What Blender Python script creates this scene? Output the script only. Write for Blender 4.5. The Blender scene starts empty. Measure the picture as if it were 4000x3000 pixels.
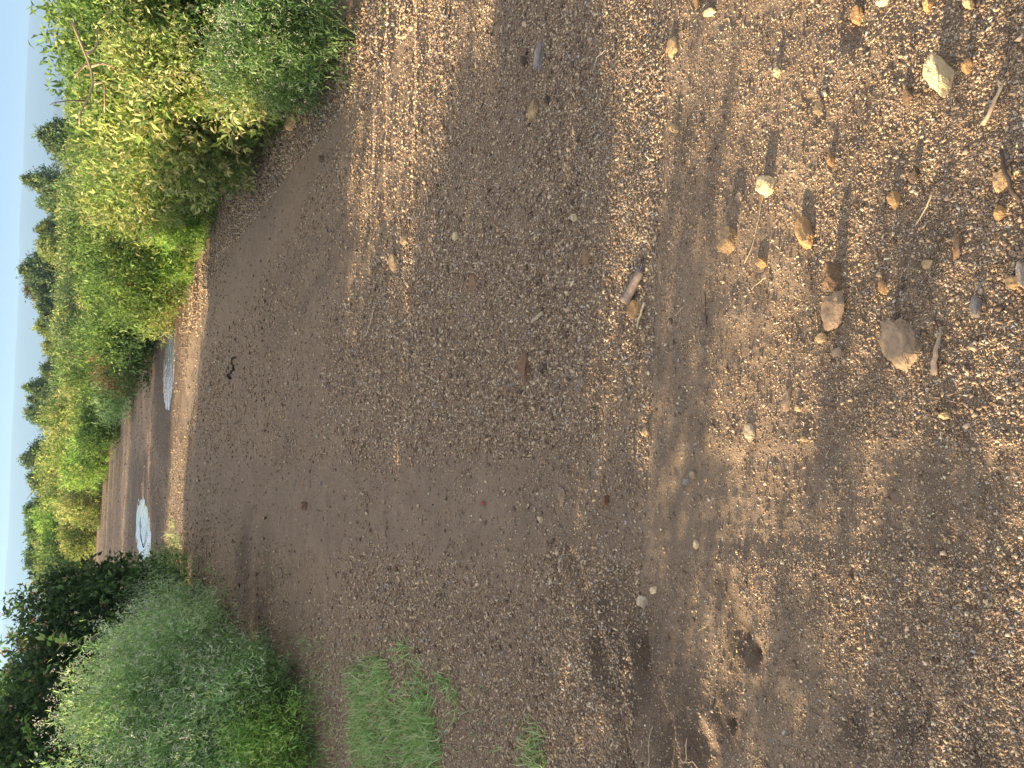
import bpy, bmesh, math, random
import numpy as np
from mathutils import Matrix, Vector, noise as mnoise
R_ = random.Random(11); rng = np.random.default_rng(7)
S = bpy.context.scene
# ---------------------------------------------------------------- camera
CH = 1.55; FPX = 2773.0; PITCH = math.radians(33.1); ROLL = math.radians(2.6)
_F = np.array([0, math.cos(PITCH), -math.sin(PITCH)])
_R0 = np.array([1.0, 0, 0]); _U0 = np.array([0, math.sin(PITCH), math.cos(PITCH)])
_R = math.cos(ROLL)*_R0 + math.sin(ROLL)*_U0
_U = -math.sin(ROLL)*_R0 + math.cos(ROLL)*_U0
cd = bpy.data.cameras.new('camera'); cam = bpy.data.objects.new('camera', cd); S.collection.objects.link(cam)
cd.sensor_width = 36; cd.lens = FPX/4000*36; cd.clip_start = 0.05; cd.clip_end = 20000
X_, Y_, Z_ = -_U, _R, -_F          # the phone was held upright: picture up is world right
cam.matrix_world = Matrix(((X_[0], Y_[0], Z_[0], 0), (X_[1], Y_[1], Z_[1], 0), (X_[2], Y_[2], Z_[2], CH), (0, 0, 0, 1)))
S.camera = cam
# ---------------------------------------------------------------- world, sun, exposure
SUN_EL = math.radians(13.5); SUN_DIR = Vector((-1, 0.10, 0)).normalized()   # towards the sun
sv = Vector((SUN_DIR.x*math.cos(SUN_EL), SUN_DIR.y*math.cos(SUN_EL), math.sin(SUN_EL)))
w = bpy.data.worlds.new('World'); S.world = w; w.use_nodes = True
nt = w.node_tree; bg = nt.nodes['Background']
sky = nt.nodes.new('ShaderNodeTexSky'); sky.sky_type = 'NISHITA'; sky.sun_disc = False
sky.sun_elevation = SUN_EL; sky.sun_rotation = math.atan2(SUN_DIR.x, SUN_DIR.y)
sky.air_density = 1.0; sky.dust_density = 0.6; sky.ozone_density = 2.0; CLOUD = 0.8
# bright, slightly veiled evening sky: the sky texture read a little above the horizon, with thin white cloud higher up
tc_ = nt.nodes.new('ShaderNodeTexCoord'); sx_ = nt.nodes.new('ShaderNodeSeparateXYZ'); cx_ = nt.nodes.new('ShaderNodeCombineXYZ')
nt.links.new(tc_.outputs['Generated'], sx_.inputs[0]); nt.links.new(sx_.outputs[0], cx_.inputs[0]); nt.links.new(sx_.outputs[1], cx_.inputs[1])
mr_ = nt.nodes.new('ShaderNodeMapRange'); nt.links.new(sx_.outputs[2], mr_.inputs[0])
for i_, q_ in enumerate((0.0, 1.0, 0.16, 0.9)): mr_.inputs[i_+1].default_value = q_
nt.links.new(mr_.outputs[0], cx_.inputs[2]); nt.links.new(cx_.outputs[0], sky.inputs['Vector'])
cf_ = nt.nodes.new('ShaderNodeMapRange'); nt.links.new(sx_.outputs[2], cf_.inputs[0])
for i_, q_ in enumerate((0.05, 0.35, 0.0, CLOUD)): cf_.inputs[i_+1].default_value = q_
mx_ = nt.nodes.new('ShaderNodeMix'); mx_.data_type = 'RGBA'; nt.links.new(cf_.outputs[0], mx_.inputs[0]); sc_ = nt.nodes.new('ShaderNodeVectorMath'); sc_.operation = 'MULTIPLY'; nt.links.new(sky.outputs[0], sc_.inputs[0]); sc_.inputs[1].default_value = (0.36, 0.39, 0.485)
nt.links.new(sc_.outputs[0], mx_.inputs[6]); mx_.inputs[7].default_value = (2.3, 2.15, 2.05, 1)
nt.links.new(mx_.outputs[2], bg.inputs['Color']); bg.inputs['Strength'].default_value = 0.12
sd = bpy.data.lights.new('sun', 'SUN'); so = bpy.data.objects.new('sun', sd); S.collection.objects.link(so)
sd.energy = 5.0; sd.angle = math.radians(0.55); sd.color = (1.0, 0.75, 0.46)
so.rotation_euler = sv.to_track_quat('Z', 'Y').to_euler()
S.view_settings.view_transform = 'Standard'; S.view_settings.look = 'None'
S.view_settings.exposure = 2.12; S.view_settings.gamma = 1.0
S.render.engine = 'CYCLES'
try:
    S.cycles.max_bounces = 6; S.cycles.transparent_max_bounces = 8; S.cycles.volume_bounces = 0
except Exception: pass

# ---------------------------------------------------------------- helpers
def macro(y):
    """the land falls away gently beyond the puddles"""
    return -0.02*np.clip(np.asarray(y, float)-15.5, 0, 29.5)
def G(X, Y, z=None):
    """photo pixel (4000 x 3000) -> point on the ground"""
    d = _F*FPX + _R*((3000-Y)-1500) + _U*(2000-X)
    t = ((0 if z is None else z)-CH)/d[2]
    if z is None:
        for _ in range(60):
            t = 0.5*t+0.5*(float(macro(d[1]*t))-CH)/d[2]
    return (d[0]*t, d[1]*t)
def farther(yd):
    return yd if yd <= 15.5 else (1.55-0.31)/(1.55/yd-0.02)
def at(X, Y, yd):
    """photo pixel -> point at distance yd in front"""
    d = _F*FPX + _R*((3000-Y)-1500) + _U*(2000-X)
    t = yd/d[1]
    return (d[0]*t, yd, CH+d[2]*t)
def vnoise(x, y, seed=0):
    xi = np.floor(x).astype(np.int64); yi = np.floor(y).astype(np.int64)
    xf = x-xi; yf = y-yi
    u = xf*xf*(3-2*xf); v = yf*yf*(3-2*yf)
    def h(a, b):
        n = (a*374761393 + b*668265263 + seed*1442695041) & 0x7fffffff
        n = ((n ^ (n >> 13))*1274126177) & 0x7fffffff
        return ((n ^ (n >> 16)) & 0xffff)/65535.0
    return (h(xi, yi)*(1-u)+h(xi+1, yi)*u)*(1-v) + (h(xi, yi+1)*(1-u)+h(xi+1, yi+1)*u)*v
def fbm(x, y, f, o=4, seed=0):
    s = 0; a = 1; t = 0
    for i in range(o):
        s = s + a*(vnoise(x*f+17.3*i, y*f-9.1*i, seed+i)-0.5)*2; t += a; a *= 0.5; f *= 2.03
    return s/t
def pdist(x, y, pts):
    """distance to polyline, and the arc length of the nearest point"""
    best = np.full(x.shape, 1e9); arc = np.zeros(x.shape); acc = 0
    for (ax, ay), (bx, by) in zip(pts[:-1], pts[1:]):
        dx, dy = bx-ax, by-ay; L2 = dx*dx+dy*dy; L = math.sqrt(L2)
        t = np.clip(((x-ax)*dx+(y-ay)*dy)/L2, 0, 1)
        d = np.hypot(x-ax-t*dx, y-ay-t*dy)
        m = d < best; best = np.where(m, d, best); arc = np.where(m, acc+t*L, arc); acc += L
    return best, arc
def inpoly(x, y, pts):
    c = np.zeros(x.shape, bool); n = len(pts)
    for i in range(n):
        x1, y1 = pts[i]; x2, y2 = pts[(i+1) % n]
        m = ((y1 > y) != (y2 > y)) & (x < (x2-x1)*(y-y1)/((y2-y1) or 1e-9)+x1)
        c ^= m
    return c
def link(o, parent=None):
    S.collection.objects.link(o)
    if parent: o.parent = parent
    return o
def tag(o, label=None, cat=None, group=None, kind=None):
    if label: o['label'] = label
    if cat: o['category'] = cat
    if group: o['group'] = group
    if kind: o['kind'] = kind
    return o
def empty(name, loc, label, cat, group=None):
    o = bpy.data.objects.new(name, None); link(o); o.location = loc; o.empty_display_size = 0.1
    return tag(o, label, cat, group)
def mesh_np(name, V, T, mat, col=None, parent=None, smooth=False):
    V = np.ascontiguousarray(V, dtype=np.float32); T = np.ascontiguousarray(T, dtype=np.int32)
    n = T.shape[1]
    me = bpy.data.meshes.new(name)
    me.vertices.add(len(V)); me.vertices.foreach_set('co', V.ravel())
    me.loops.add(T.size); me.loops.foreach_set('vertex_index', T.ravel())
    me.polygons.add(len(T)); me.polygons.foreach_set('loop_start', np.arange(0, T.size, n, dtype=np.int32))
    if smooth: me.polygons.foreach_set('use_smooth', np.ones(len(T), bool))
    if col is not None:
        a = me.color_attributes.new('tint', 'FLOAT_COLOR', 'POINT')
        c = np.ones((len(V), 4), np.float32); c[:, :3] = col; a.data.foreach_set('color', c.ravel())
    me.update(calc_edges=True); me.materials.append(mat)
    return link(bpy.data.objects.new(name, me), parent)
def norm(v): return v/np.maximum(np.linalg.norm(v, axis=-1, keepdims=True), 1e-9)
def inst(tv, tt, pos, B, sc, col):
    """numpy instances of a template; B (N,3,3) rows = axes x,y,z"""
    N = len(pos); V = tv[None]*sc[:, None, :]
    V = np.einsum('nvi,nij->nvj', V, B)+pos[:, None, :]
    T = tt[None]+(np.arange(N)*len(tv))[:, None, None]
    return V.reshape(-1, 3), T.reshape(-1, tt.shape[1]), np.repeat(col, len(tv), axis=0)
def basis_y(d, up=None):
    """axes whose y points along d, with a random spin"""
    N = len(d); d = norm(d)
    r = rng.normal(size=(N, 3)) if up is None else up
    x = norm(np.cross(d, r)); z = np.cross(x, d)
    return np.stack([x, d, z], axis=1)
def rand_rot(N):
    return basis_y(rng.normal(size=(N, 3)))
class Acc:
    def __init__(s): s.V = []; s.T = []; s.C = []; s.n = 0
    def add(s, V, T, C):
        s.V.append(V); s.T.append(T+s.n); s.C.append(C); s.n += len(V)
    def build(s, name, mat, parent=None, smooth=False):
        if not s.V: return None
        return mesh_np(name, np.concatenate(s.V), np.concatenate(s.T), mat, np.concatenate(s.C), parent, smooth)
def tube(acc, pts, r0, r1, col, sides=5):
    P = np.array(pts, float); n = len(P)
    if n < 2: return
    tg = norm(np.gradient(P, axis=0)); ref = np.array([0.31, 0.17, 0.93])
    a = norm(np.cross(tg, ref)); b = np.cross(tg, a)
    rr = np.linspace(r0, r1, n)[:, None, None]
    th = np.linspace(0, 2*math.pi, sides, endpoint=False)
    V = P[:, None, :]+rr*(np.cos(th)[None, :, None]*a[:, None, :]+np.sin(th)[None, :, None]*b[:, None, :])
    T = []
    for i in range(n-1):
        for k in range(sides):
            p, q = i*sides+k, i*sides+(k+1) % sides
            T += [(p, q, q+sides), (p, q+sides, p+sides)]
    for k in range(1, sides-1):
        T += [(0, k+1, k), ((n-1)*sides, (n-1)*sides+k, (n-1)*sides+k+1)]
    acc.add(V.reshape(-1, 3), np.array(T), np.tile(np.array(col, float), (n*sides, 1)))

# ---------------------------------------------------------------- materials
def newmat(name):
    m = bpy.data.materials.new(name); m.use_nodes = True
    return m, m.node_tree, m.node_tree.nodes['Principled BSDF'], m.node_tree.nodes['Material Output']
def N(nt, t, **kw):
    n = nt.nodes.new(t)
    for k, v in kw.items(): setattr(n, k, v)
    return n
def mixc(nt, a, b, f, blend='MIX'):
    m = nt.nodes.new('ShaderNodeMix'); m.data_type = 'RGBA'; m.blend_type = blend
    for sock, val in ((m.inputs[6], a), (m.inputs[7], b), (m.inputs[0], f)):
        if isinstance(val, (tuple, float, int)): sock.default_value = (val+(1,)) if isinstance(val, tuple) else val
        else: nt.links.new(val, sock)
    return m.outputs[2]
def maprange(nt, v, a, b, c=0.0, d=1.0):
    m = nt.nodes.new('ShaderNodeMapRange'); nt.links.new(v, m.inputs[0])
    for i, q in enumerate((a, b, c, d)): m.inputs[i+1].default_value = q
    return m.outputs[0]
def mathn(nt, op, a, b=None):
    m = nt.nodes.new('ShaderNodeMath'); m.operation = op
    for i, q in enumerate((a, b)):
        if q is None: continue
        if isinstance(q, (int, float)): m.inputs[i].default_value = q
        else: nt.links.new(q, m.inputs[i])
    return m.outputs[0]

CRACK = G(3480, 2800)
def ground_material():
    m, t, p, o = newmat('gravelly_soil')
    geo = N(t, 'ShaderNodeNewGeometry'); pos = geo.outputs['Position']
    att = N(t, 'ShaderNodeVertexColor', layer_name='tint')     # R wet, G smooth, B paler along the ridges
    sep = N(t, 'ShaderNodeSeparateColor'); t.links.new(att.outputs[0], sep.inputs[0])
    def noise(sc, det=4, rough=0.6):
        n = N(t, 'ShaderNodeTexNoise'); n.inputs['Scale'].default_value = sc; n.inputs['Detail'].default_value = det
        n.inputs['Roughness'].default_value = rough; t.links.new(pos, n.inputs['Vector']); return n.outputs[0]
    def vor(sc, feat='F1'):
        n = N(t, 'ShaderNodeTexVoronoi', feature=feat); n.inputs['Scale'].default_value = sc
        t.links.new(pos, n.inputs['Vector']); return n
    big = noise(1.3, 5); mid = noise(11, 6, 0.7); fine = noise(160, 5, 0.75)
    v1 = vor(210); v2 = vor(90); v3 = vor(480); v4 = vor(46)
    c = mixc(t, (0.205, 0.155, 0.112), (0.315, 0.24, 0.172), maprange(t, mid, 0.35, 0.65))
    c = mixc(t, c, (0.19, 0.14, 0.10), maprange(t, big, 0.45, 0.7, 0, 0.6))
    c = mixc(t, c, (0.10, 0.072, 0.055), maprange(t, fine, 0.52, 0.70, 0, 0.8))
    def grains(c, v, thr, size, frac):
        s = N(t, 'ShaderNodeSeparateColor'); t.links.new(v.outputs['Color'], s.inputs[0])
        on = mathn(t, 'MULTIPLY', mathn(t, 'GREATER_THAN', s.outputs[0], thr), maprange(t, v.outputs['Distance'], size, size*0.7))
        gc = mixc(t, (0.30, 0.20, 0.13), (0.62, 0.47, 0.30), s.outputs[1])
        gc = mixc(t, gc, (0.30, 0.28, 0.26), mathn(t, 'GREATER_THAN', s.outputs[2], 0.85))
        return mixc(t, c, gc, mathn(t, 'MULTIPLY', on, frac)), on
    c, on3 = grains(c, v3, 0.45, 0.42, 0.8)
    c, on1 = grains(c, v1, 0.55, 0.38, 0.85)
    roughmask = maprange(t, sep.outputs[1], 0, 1, 1, 0.25)
    c, on2 = grains(c, v2, 0.72, 0.34, mathn(t, 'MULTIPLY', roughmask, 0.8))
    c, on4 = grains(c, v4, 0.80, 0.30, mathn(t, 'MULTIPLY', roughmask, 0.7))
    c = mixc(t, c, (0.15, 0.11, 0.08), maprange(t, noise(5, 6, 0.75), 0.5, 0.68, 0, 0.55))
    spk = noise(60, 5, 0.8); c = mixc(t, c, (0.10, 0.075, 0.06), maprange(t, spk, 0.58, 0.66, 0, 0.75))  # dark specks painted in for the small shadows among the chips
    c = mixc(t, c, (0.40, 0.30, 0.21), mathn(t, 'MULTIPLY', sep.outputs[2], 0.3))
    c = mixc(t, c, (0.27, 0.21, 0.158), mathn(t, 'MULTIPLY', sep.outputs[1], 0.35))
    c = mixc(t, c, (0.040, 0.028, 0.024), mathn(t, 'MULTIPLY', sep.outputs[0], 0.72))
    t.links.new(c, p.inputs['Base Color'])
    t.links.new(maprange(t, sep.outputs[0], 0, 1, 0.95, 0.80), p.inputs['Roughness'])
    p.inputs['Specular IOR Level'].default_value = 0.3
    # relief
    hh = mathn(t, 'MULTIPLY', fine, 0.006)
    hh = mathn(t, 'ADD', hh, mathn(t, 'MULTIPLY', on1, 0.0022))
    hh = mathn(t, 'ADD', hh, mathn(t, 'MULTIPLY', on3, 0.0010))
    hh = mathn(t, 'ADD', hh, mathn(t, 'MULTIPLY', mathn(t, 'MULTIPLY', on2, roughmask), 0.004))
    hh = mathn(t, 'ADD', hh, mathn(t, 'MULTIPLY', mid, 0.012))
    hh = mathn(t, 'ADD', hh, mathn(t, 'MULTIPLY', mathn(t, 'MULTIPLY', on4, roughmask), 0.007))
    # drying cracks in the damp soil near the camera
    vc = N(t, 'ShaderNodeTexVoronoi', feature='DISTANCE_TO_EDGE'); vc.inputs['Scale'].default_value = 22
    wn = N(t, 'ShaderNodeTexNoise'); wn.inputs['Scale'].default_value = 40; t.links.new(pos, wn.inputs['Vector'])
    va = N(t, 'ShaderNodeVectorMath', operation='MULTIPLY_ADD'); t.links.new(wn.outputs['Color'], va.inputs[0]); va.inputs[1].default_value = (.03, .03, .0); t.links.new(pos, va.inputs[2]); t.links.new(va.outputs[0], vc.inputs['Vector'])
    dd = N(t, 'ShaderNodeVectorMath', operation='DISTANCE'); t.links.new(pos, dd.inputs[0]); dd.inputs[1].default_value = (CRACK[0], CRACK[1], 0)
    cm = mathn(t, 'MULTIPLY', maprange(t, vc.outputs['Distance'], 0.0, 0.035, 1, 0), maprange(t, dd.outputs['Value'], 0.05, 0.11, 1, 0))
    hh = mathn(t, 'SUBTRACT', hh, mathn(t, 'MULTIPLY', cm, 0.006)); c = mixc(t, c, (0.03, 0.022, 0.018), mathn(t, 'MULTIPLY', cm, 0.9)); t.links.new(c, p.inputs['Base Color'])
    b = N(t, 'ShaderNodeBump'); b.inputs['Strength'].default_value = 0.9; b.inputs['Distance'].default_value = 1.0
    t.links.new(hh, b.inputs['Height']); t.links.new(b.outputs[0], p.inputs['Normal'])
    return m
def stone_material(name='stone', bump=0.0015, sc=120):
    m, t, p, o = newmat(name)
    att = N(t, 'ShaderNodeVertexColor', layer_name='tint')
    tc = N(t, 'ShaderNodeNewGeometry')
    n = N(t, 'ShaderNodeTexNoise'); n.inputs['Scale'].default_value = sc; n.inputs['Detail'].default_value = 6; n.inputs['Roughness'].default_value = 0.7
    n2 = N(t, 'ShaderNodeTexNoise'); n2.inputs['Scale'].default_value = sc/5; n2.inputs['Detail'].default_value = 4
    t.links.new(tc.outputs['Position'], n.inputs['Vector']); t.links.new(tc.outputs['Position'], n2.inputs['Vector'])
    c = mixc(t, att.outputs[0], (0.55, 0.55, 0.55), maprange(t, n.outputs[0], 0.3, 0.6, 0.85, 0), 'MULTIPLY')
    c = mixc(t, c, (0.16, 0.11, 0.075), maprange(t, n2.outputs[0], 0.5, 0.66, 0, 0.6))
    t.links.new(c, p.inputs['Base Color']); p.inputs['Roughness'].default_value = 0.9; p.inputs['Specular IOR Level'].default_value = 0.3
    b = N(t, 'ShaderNodeBump'); b.inputs['Strength'].default_value = 1.0; b.inputs['Distance'].default_value = bump
    t.links.new(n.outputs[0], b.inputs['Height']); t.links.new(b.outputs[0], p.inputs['Normal'])
    return m
def leaf_material(name, trans=0.45, spec=0.3):
    m, t, p, o = newmat(name)
    att = N(t, 'ShaderNodeVertexColor', layer_name='tint')
    p.inputs['Roughness'].default_value = 0.55; p.inputs['Specular IOR Level'].default_value = spec
    t.links.new(att.outputs[0], p.inputs['Base Color'])
    tr = N(t, 'ShaderNodeBsdfTranslucent')
    t.links.new(mixc(t, att.outputs[0], (1.0, 1.0, 0.6), 1.0, 'MULTIPLY'), tr.inputs['Color'])
    mx = N(t, 'ShaderNodeMixShader'); mx.inputs[0].default_value = trans
    t.links.new(p.outputs[0], mx.inputs[1]); t.links.new(tr.outputs[0], mx.inputs[2]); t.links.new(mx.outputs[0], o.inputs[0])
    return m
def plain_tint(name, rough=0.85):
    m, t, p, o = newmat(name)
    att = N(t, 'ShaderNodeVertexColor', layer_name='tint')
    tc = N(t, 'ShaderNodeNewGeometry'); n = N(t, 'ShaderNodeTexNoise'); n.inputs['Scale'].default_value = 90
    t.links.new(tc.outputs['Position'], n.inputs['Vector'])
    t.links.new(mixc(t, att.outputs[0], (0.5, 0.5, 0.5), maprange(t, n.outputs[0], 0.35, 0.65, 0.7, 0), 'MULTIPLY'), p.inputs['Base Color'])
    p.inputs['Roughness'].default_value = rough
    return m
def land_material():
    m, t, p, o = newmat('scrubland')
    g_ = N(t, 'ShaderNodeNewGeometry'); n1 = N(t, 'ShaderNodeTexNoise'); n1.inputs['Scale'].default_value = 0.35; n1.inputs['Detail'].default_value = 8
    n2 = N(t, 'ShaderNodeTexNoise'); n2.inputs['Scale'].default_value = 6; n2.inputs['Detail'].default_value = 6
    for n_ in (n1, n2): t.links.new(g_.outputs['Position'], n_.inputs['Vector'])
    c = mixc(t, (0.10, 0.17, 0.06), (0.24, 0.27, 0.12), maprange(t, n1.outputs[0], .35, .65)); c = mixc(t, c, (0.05, 0.08, 0.03), maprange(t, n2.outputs[0], .45, .65, 0, .8))
    t.links.new(c, p.inputs['Base Color']); p.inputs['Roughness'].default_value = 1
    return m
M_land = land_material(); M_ground = ground_material()
M_stone = stone_material('rock', 0.004, 60); M_grav = stone_material('gravel_stone', 0.0008, 300)
M_leaf = leaf_material('leaf', 0.42); M_far = leaf_material('far_leaf', 0.3, 0.1); M_flower = plain_tint('petal', 0.7)
M_wood = plain_tint('bark', 0.85)

# ---------------------------------------------------------------- ground relief
PX = lambda *a: [G(*q) for q in a]
trackA = PX((1560, -300), (1400, 150), (1230, 500), (1080, 850), (930, 1080), (800, 1300), (720, 1600))      # smooth curved band
trackC = PX((3900, 1960), (3300, 1940), (2600, 1980), (1900, 1970), (1400, 1990), (1000, 1960), (760, 1900))   # central wheel track
farlane = PX((600, 1350), (540, 1750), (470, 2000), (440, 2300))
ridges = [PX((1478, -60), (1476, 300), (1468, 700), (1452, 1050)), PX((1522, -60), (1522, 400), (1512, 820)),
          PX((1640, -60), (1638, 400), (1628, 750)),
          PX((700, 1030), (690, 1300), (665, 1650), (650, 2100)), PX((735, 1000), (722, 1300), (690, 1600)),
          PX((770, 960), (758, 1250), (730, 1500)), PX((800, 960), (790, 1250)), PX((832, 900), (820, 1300), (790, 1480))]
ruts = [PX((2240, 2200), (2330, 2500), (2420, 2800), (2500, 3200)), PX((2440, 2250), (2510, 2520), (2600, 2900), (2660, 3200)),
        PX((2800, 2300), (2880, 2420), (2950, 2560)), PX((1010, 2140), (1005, 2300), (1030, 2480))]
holes = [((2950, 2560), 0.034, 0.012, 0.016), ((2860, 2830), 0.022, 0.012, 0.014), ((2925, 2470), 0.03, 0.008, 0.010),
         ((2510, 2560), 0.06, 0.03, 0.02), ((2740, 2900), 0.06, 0.04, 0.02), ((3330, 40), 0.08, 0.03, 0.01)]
pud1 = (-3.10, 14.75, 0.60, 1.25); pud2 = (-0.05, 12.30, 0.62, 0.62)
wetb = [((1015, 2330), 0.55, 0.35), ((2480, 2640), 0.30, 0.16), ((2640, 2880), 0.30, 0.14), ((3800, 2920), 0.09, 0.06), ((3560, 2860), 0.09, 0.05),
        ((2360, 2500), 0.22, 0.10), ((2880, 2560), 0.10, 0.05), ((3330, 2850), 0.08, 0.05), ((950, 2200), 0.5, 0.35), ((2830, 2820), 0.10, 0.06)]
wetb = [(G(*a), b, c) for a, b, c in wetb]
holes = [(G(*a), b, c, d) for a, b, c, d in holes]
crack_c = G(3480, 2790)
def sm(d, w): return np.exp(-(d/w)**2)
def pudmask(x, y, P, seed):
    wob = 0.20*fbm(x, y, 2.2, 3, seed)+0.16*fbm(x, y, 11, 2, seed+1)
    return np.sqrt(((x-P[0])/P[2])**2+((y-P[1])/P[3])**2)+wob
def ground(x, y):
    """height, wet, smooth, crust for arrays of world x, y"""
    x = np.asarray(x, float); y = np.asarray(y, float)
    dist = np.hypot(x, y)
    h = macro(y)+0.014*fbm(x, y, 0.7, 3, 3)+0.008*fbm(x, y, 3.1, 3, 5)*np.clip(2-dist/11, 0.2, 1)
    fd = np.clip(1.6-dist/9, 0, 1)
    h = h+fd*0.0055*fbm(x, y, 14, 4, 9)+0.006*fbm(x, y, 6, 4, 19)*np.clip(2-dist/9, 0.12, 1)
    nf = np.clip(1.5-dist/2.6, 0, 1)
    h = h+nf*0.0022*fbm(x, y, 75, 2, 21)
    wet = np.zeros_like(h); smooth = np.zeros_like(h); pale_ridge = np.zeros_like(h)
    dA, aA = pdist(x, y, trackA); k = np.clip(1-((dA-0.22)/0.35), 0, 1); k = k*k*(3-2*k)
    h -= 0.012*k; smooth = np.maximum(smooth, k*0.95)
    h += 0.010*sm(dA-0.55, 0.09)
    dC, aC = pdist(x, y, trackC); wC = 0.10+0.0*dist; k = np.clip(1-((dC-0.05-0.030*dist)/(0.05+0.025*dist)), 0, 1); k = k*k*(3-2*k)
    h -= 0.006*k; smooth = np.maximum(smooth, k*0.8)
    h += 0.0020*k*np.sin(aC*2*math.pi/0.034+2.5*fbm(x, y, 9, 2, 14))*np.clip(1.6-dist/1.6, 0, 1)*np.clip(0.2+1.6*fbm(x, y, 6, 3, 4), 0, 1)
    wet = np.maximum(wet, 0.13*k)
    h += 0.0014*k*np.sin(dC*2*math.pi/0.06)*np.clip(1.6-dist/5, 0, 1)*np.clip(0.4+1.5*fbm(x, y, 3, 3, 41), 0, 1)
    for r_ in (PX((1420, 860), (1330, 980), (1240, 1110), (1130, 1240), (1030, 1380)), PX((1400, 760), (1290, 900), (1180, 1020), (1060, 1120)), PX((1130, 1750), (1080, 1830), (1000, 1890))):
        d, a = pdist(x, y, r_); q = sm(d, 0.09); h -= 0.012*q; h += 0.006*sm(d-0.2, 0.08); wet = np.maximum(wet, 0.30*q)
    dF, aF = pdist(x, y, farlane); k = np.clip(1-((dF-0.7)/0.8), 0, 1); smooth = np.maximum(smooth, k*0.8); h -= 0.01*k
    for i, r in enumerate(ridges):
        d, a = pdist(x, y, r); amp = 0.020 if i < 3 else 0.034; wd = 0.045 if i < 3 else 0.10
        q = sm(d, wd)*(0.7+0.5*fbm(x, y, 3.3, 2, 30+i)); h += amp*q; pale_ridge = np.maximum(pale_ridge, q*0.7)
        h -= 0.4*amp*sm(d-wd*1.9, wd*0.7)
    for i, r in enumerate(ruts):
        d, a = pdist(x, y, r); d = np.abs(d+0.035*fbm(x, y, 11, 4, 60+i)); wd = 0.032 if i < 3 else 0.12
        q = sm(d, wd)*np.clip(0.75+0.6*fbm(x, y, 7, 2, 40+i), 0, 1.2); h -= (0.024, 0.024, 0.008, 0.02)[i]*q; h += 0.009*sm(d-wd*2.0, wd*0.8)*(i < 2)*(1+fbm(x, y, 24, 3, 71)); wet = np.maximum(wet, q*0.75)
    for (cx, cy), a, b, dp in holes:
        q = np.sqrt(((x-cx)/a)**2+((y-cy)/b)**2)+0.35*fbm(x, y, 30, 3, 77)
        h -= dp*np.clip(1.3-q, 0, 1)
        h += 0.2*dp*np.exp(-((q-1.6)/0.4)**2); wet = np.maximum(wet, 0.5*np.clip(1.4-q, 0, 1))
    for (cx, cy), a, b in wetb:
        q = np.sqrt(((x-cx)/a)**2+((y-cy)/b)**2)+0.5*fbm(x, y, 2.0/max(a, b), 4, 88)
        wet = np.maximum(wet, np.clip(1.25-q, 0, 0.85))
    for P, sd_ in ((pud1, 5), (pud2, 6)):
        q = pudmask(x, y, P, sd_); k = np.clip(2.3-q, 0, 1)
        h = h*(1-k)+k*(0.25*h)
        h -= 0.05*np.clip(1.5-q, 0, 1)
        wet = np.maximum(wet, np.clip(3.1-q+0.6*fbm(x, y, 4, 3, 15), 0, 1)*0.8); smooth = np.maximum(smooth, np.clip(2.2-q, 0, 1))
    h = h+wet*nf*0.009*fbm(x, y, 30, 4, 93)
    h = h-0.00003*np.clip(dist-40, 0, 400)**1.5*0
    return h, wet, smooth, pale_ridge
# one sheet fanning out from under the camera to the horizon; finer where it is near
ys = [0.25]
while ys[-1] < 70: ys.append(ys[-1]*1.0048+0.0004)
ys = np.array(ys); ts = np.linspace(-1.45, 1.45, 560)
YY, TT = np.meshgrid(ys, ts, indexing='ij'); XX = (YY+0.35)*TT
h, wet, smooth, pale_ridge = ground(XX, YY)
h = np.where(YY > 80, -0.60, h)
nr, nc = XX.shape; idx = np.arange(nr*nc).reshape(nr, nc)
Q = np.stack([idx[:-1, :-1], idx[:-1, 1:], idx[1:, 1:], idx[1:, :-1]], -1).reshape(-1, 4)
gcol = np.stack([np.clip(wet, 0, 1), np.clip(smooth, 0, 1), np.clip(pale_ridge, 0, 1)], -1).reshape(-1, 3)
g = mesh_np('ground', np.stack([XX, YY, h], -1).reshape(-1, 3), Q, M_ground, gcol, smooth=True)
tag(g, 'brown gravelly dirt track with wheel ruts', 'ground', kind='structure')
# the land around and behind it
ob = mesh_np('terrain', np.array([(-9000, -3000, -0.78), (9000, -3000, -0.78), (9000, 9000, -0.78), (-9000, 9000, -0.78)]), np.array([[0, 1, 2, 3]]), M_land, np.array([[0, .4, 0]]*4, float))
tag(ob, 'flat green scrubland around the track', 'ground', kind='structure')
def gz(x, y):
    return float(ground(np.array([x]), np.array([y]))[0][0])

# ---------------------------------------------------------------- water
mw, t, p, o = newmat('puddle_water')
p.inputs['Base Color'].default_value = (0.80, 0.83, 0.85, 1); p.inputs['Metallic'].default_value = 0.8; p.inputs['Roughness'].default_value = 0.06; p.inputs['IOR'].default_value = 1.33
p.inputs['Specular IOR Level'].default_value = 1.0
g_ = N(t, 'ShaderNodeNewGeometry'); n_ = N(t, 'ShaderNodeTexNoise'); n_.inputs['Scale'].default_value = 7; n_.inputs['Detail'].default_value = 3
t.links.new(g_.outputs['Position'], n_.inputs['Vector']); b_ = N(t, 'ShaderNodeBump'); b_.inputs['Distance'].default_value = 0.012; b_.inputs['Strength'].default_value = 1
t.links.new(n_.outputs[0], b_.inputs['Height']); t.links.new(b_.outputs[0], p.inputs['Normal'])
mw2 = mw.copy(); mw2.name = 'rippled_puddle_water'
for n_ in mw2.node_tree.nodes:
    if n_.type == 'BUMP': n_.inputs['Distance'].default_value = 0.05
    if n_.type == 'TEX_NOISE': n_.inputs['Scale'].default_value = 11
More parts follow.
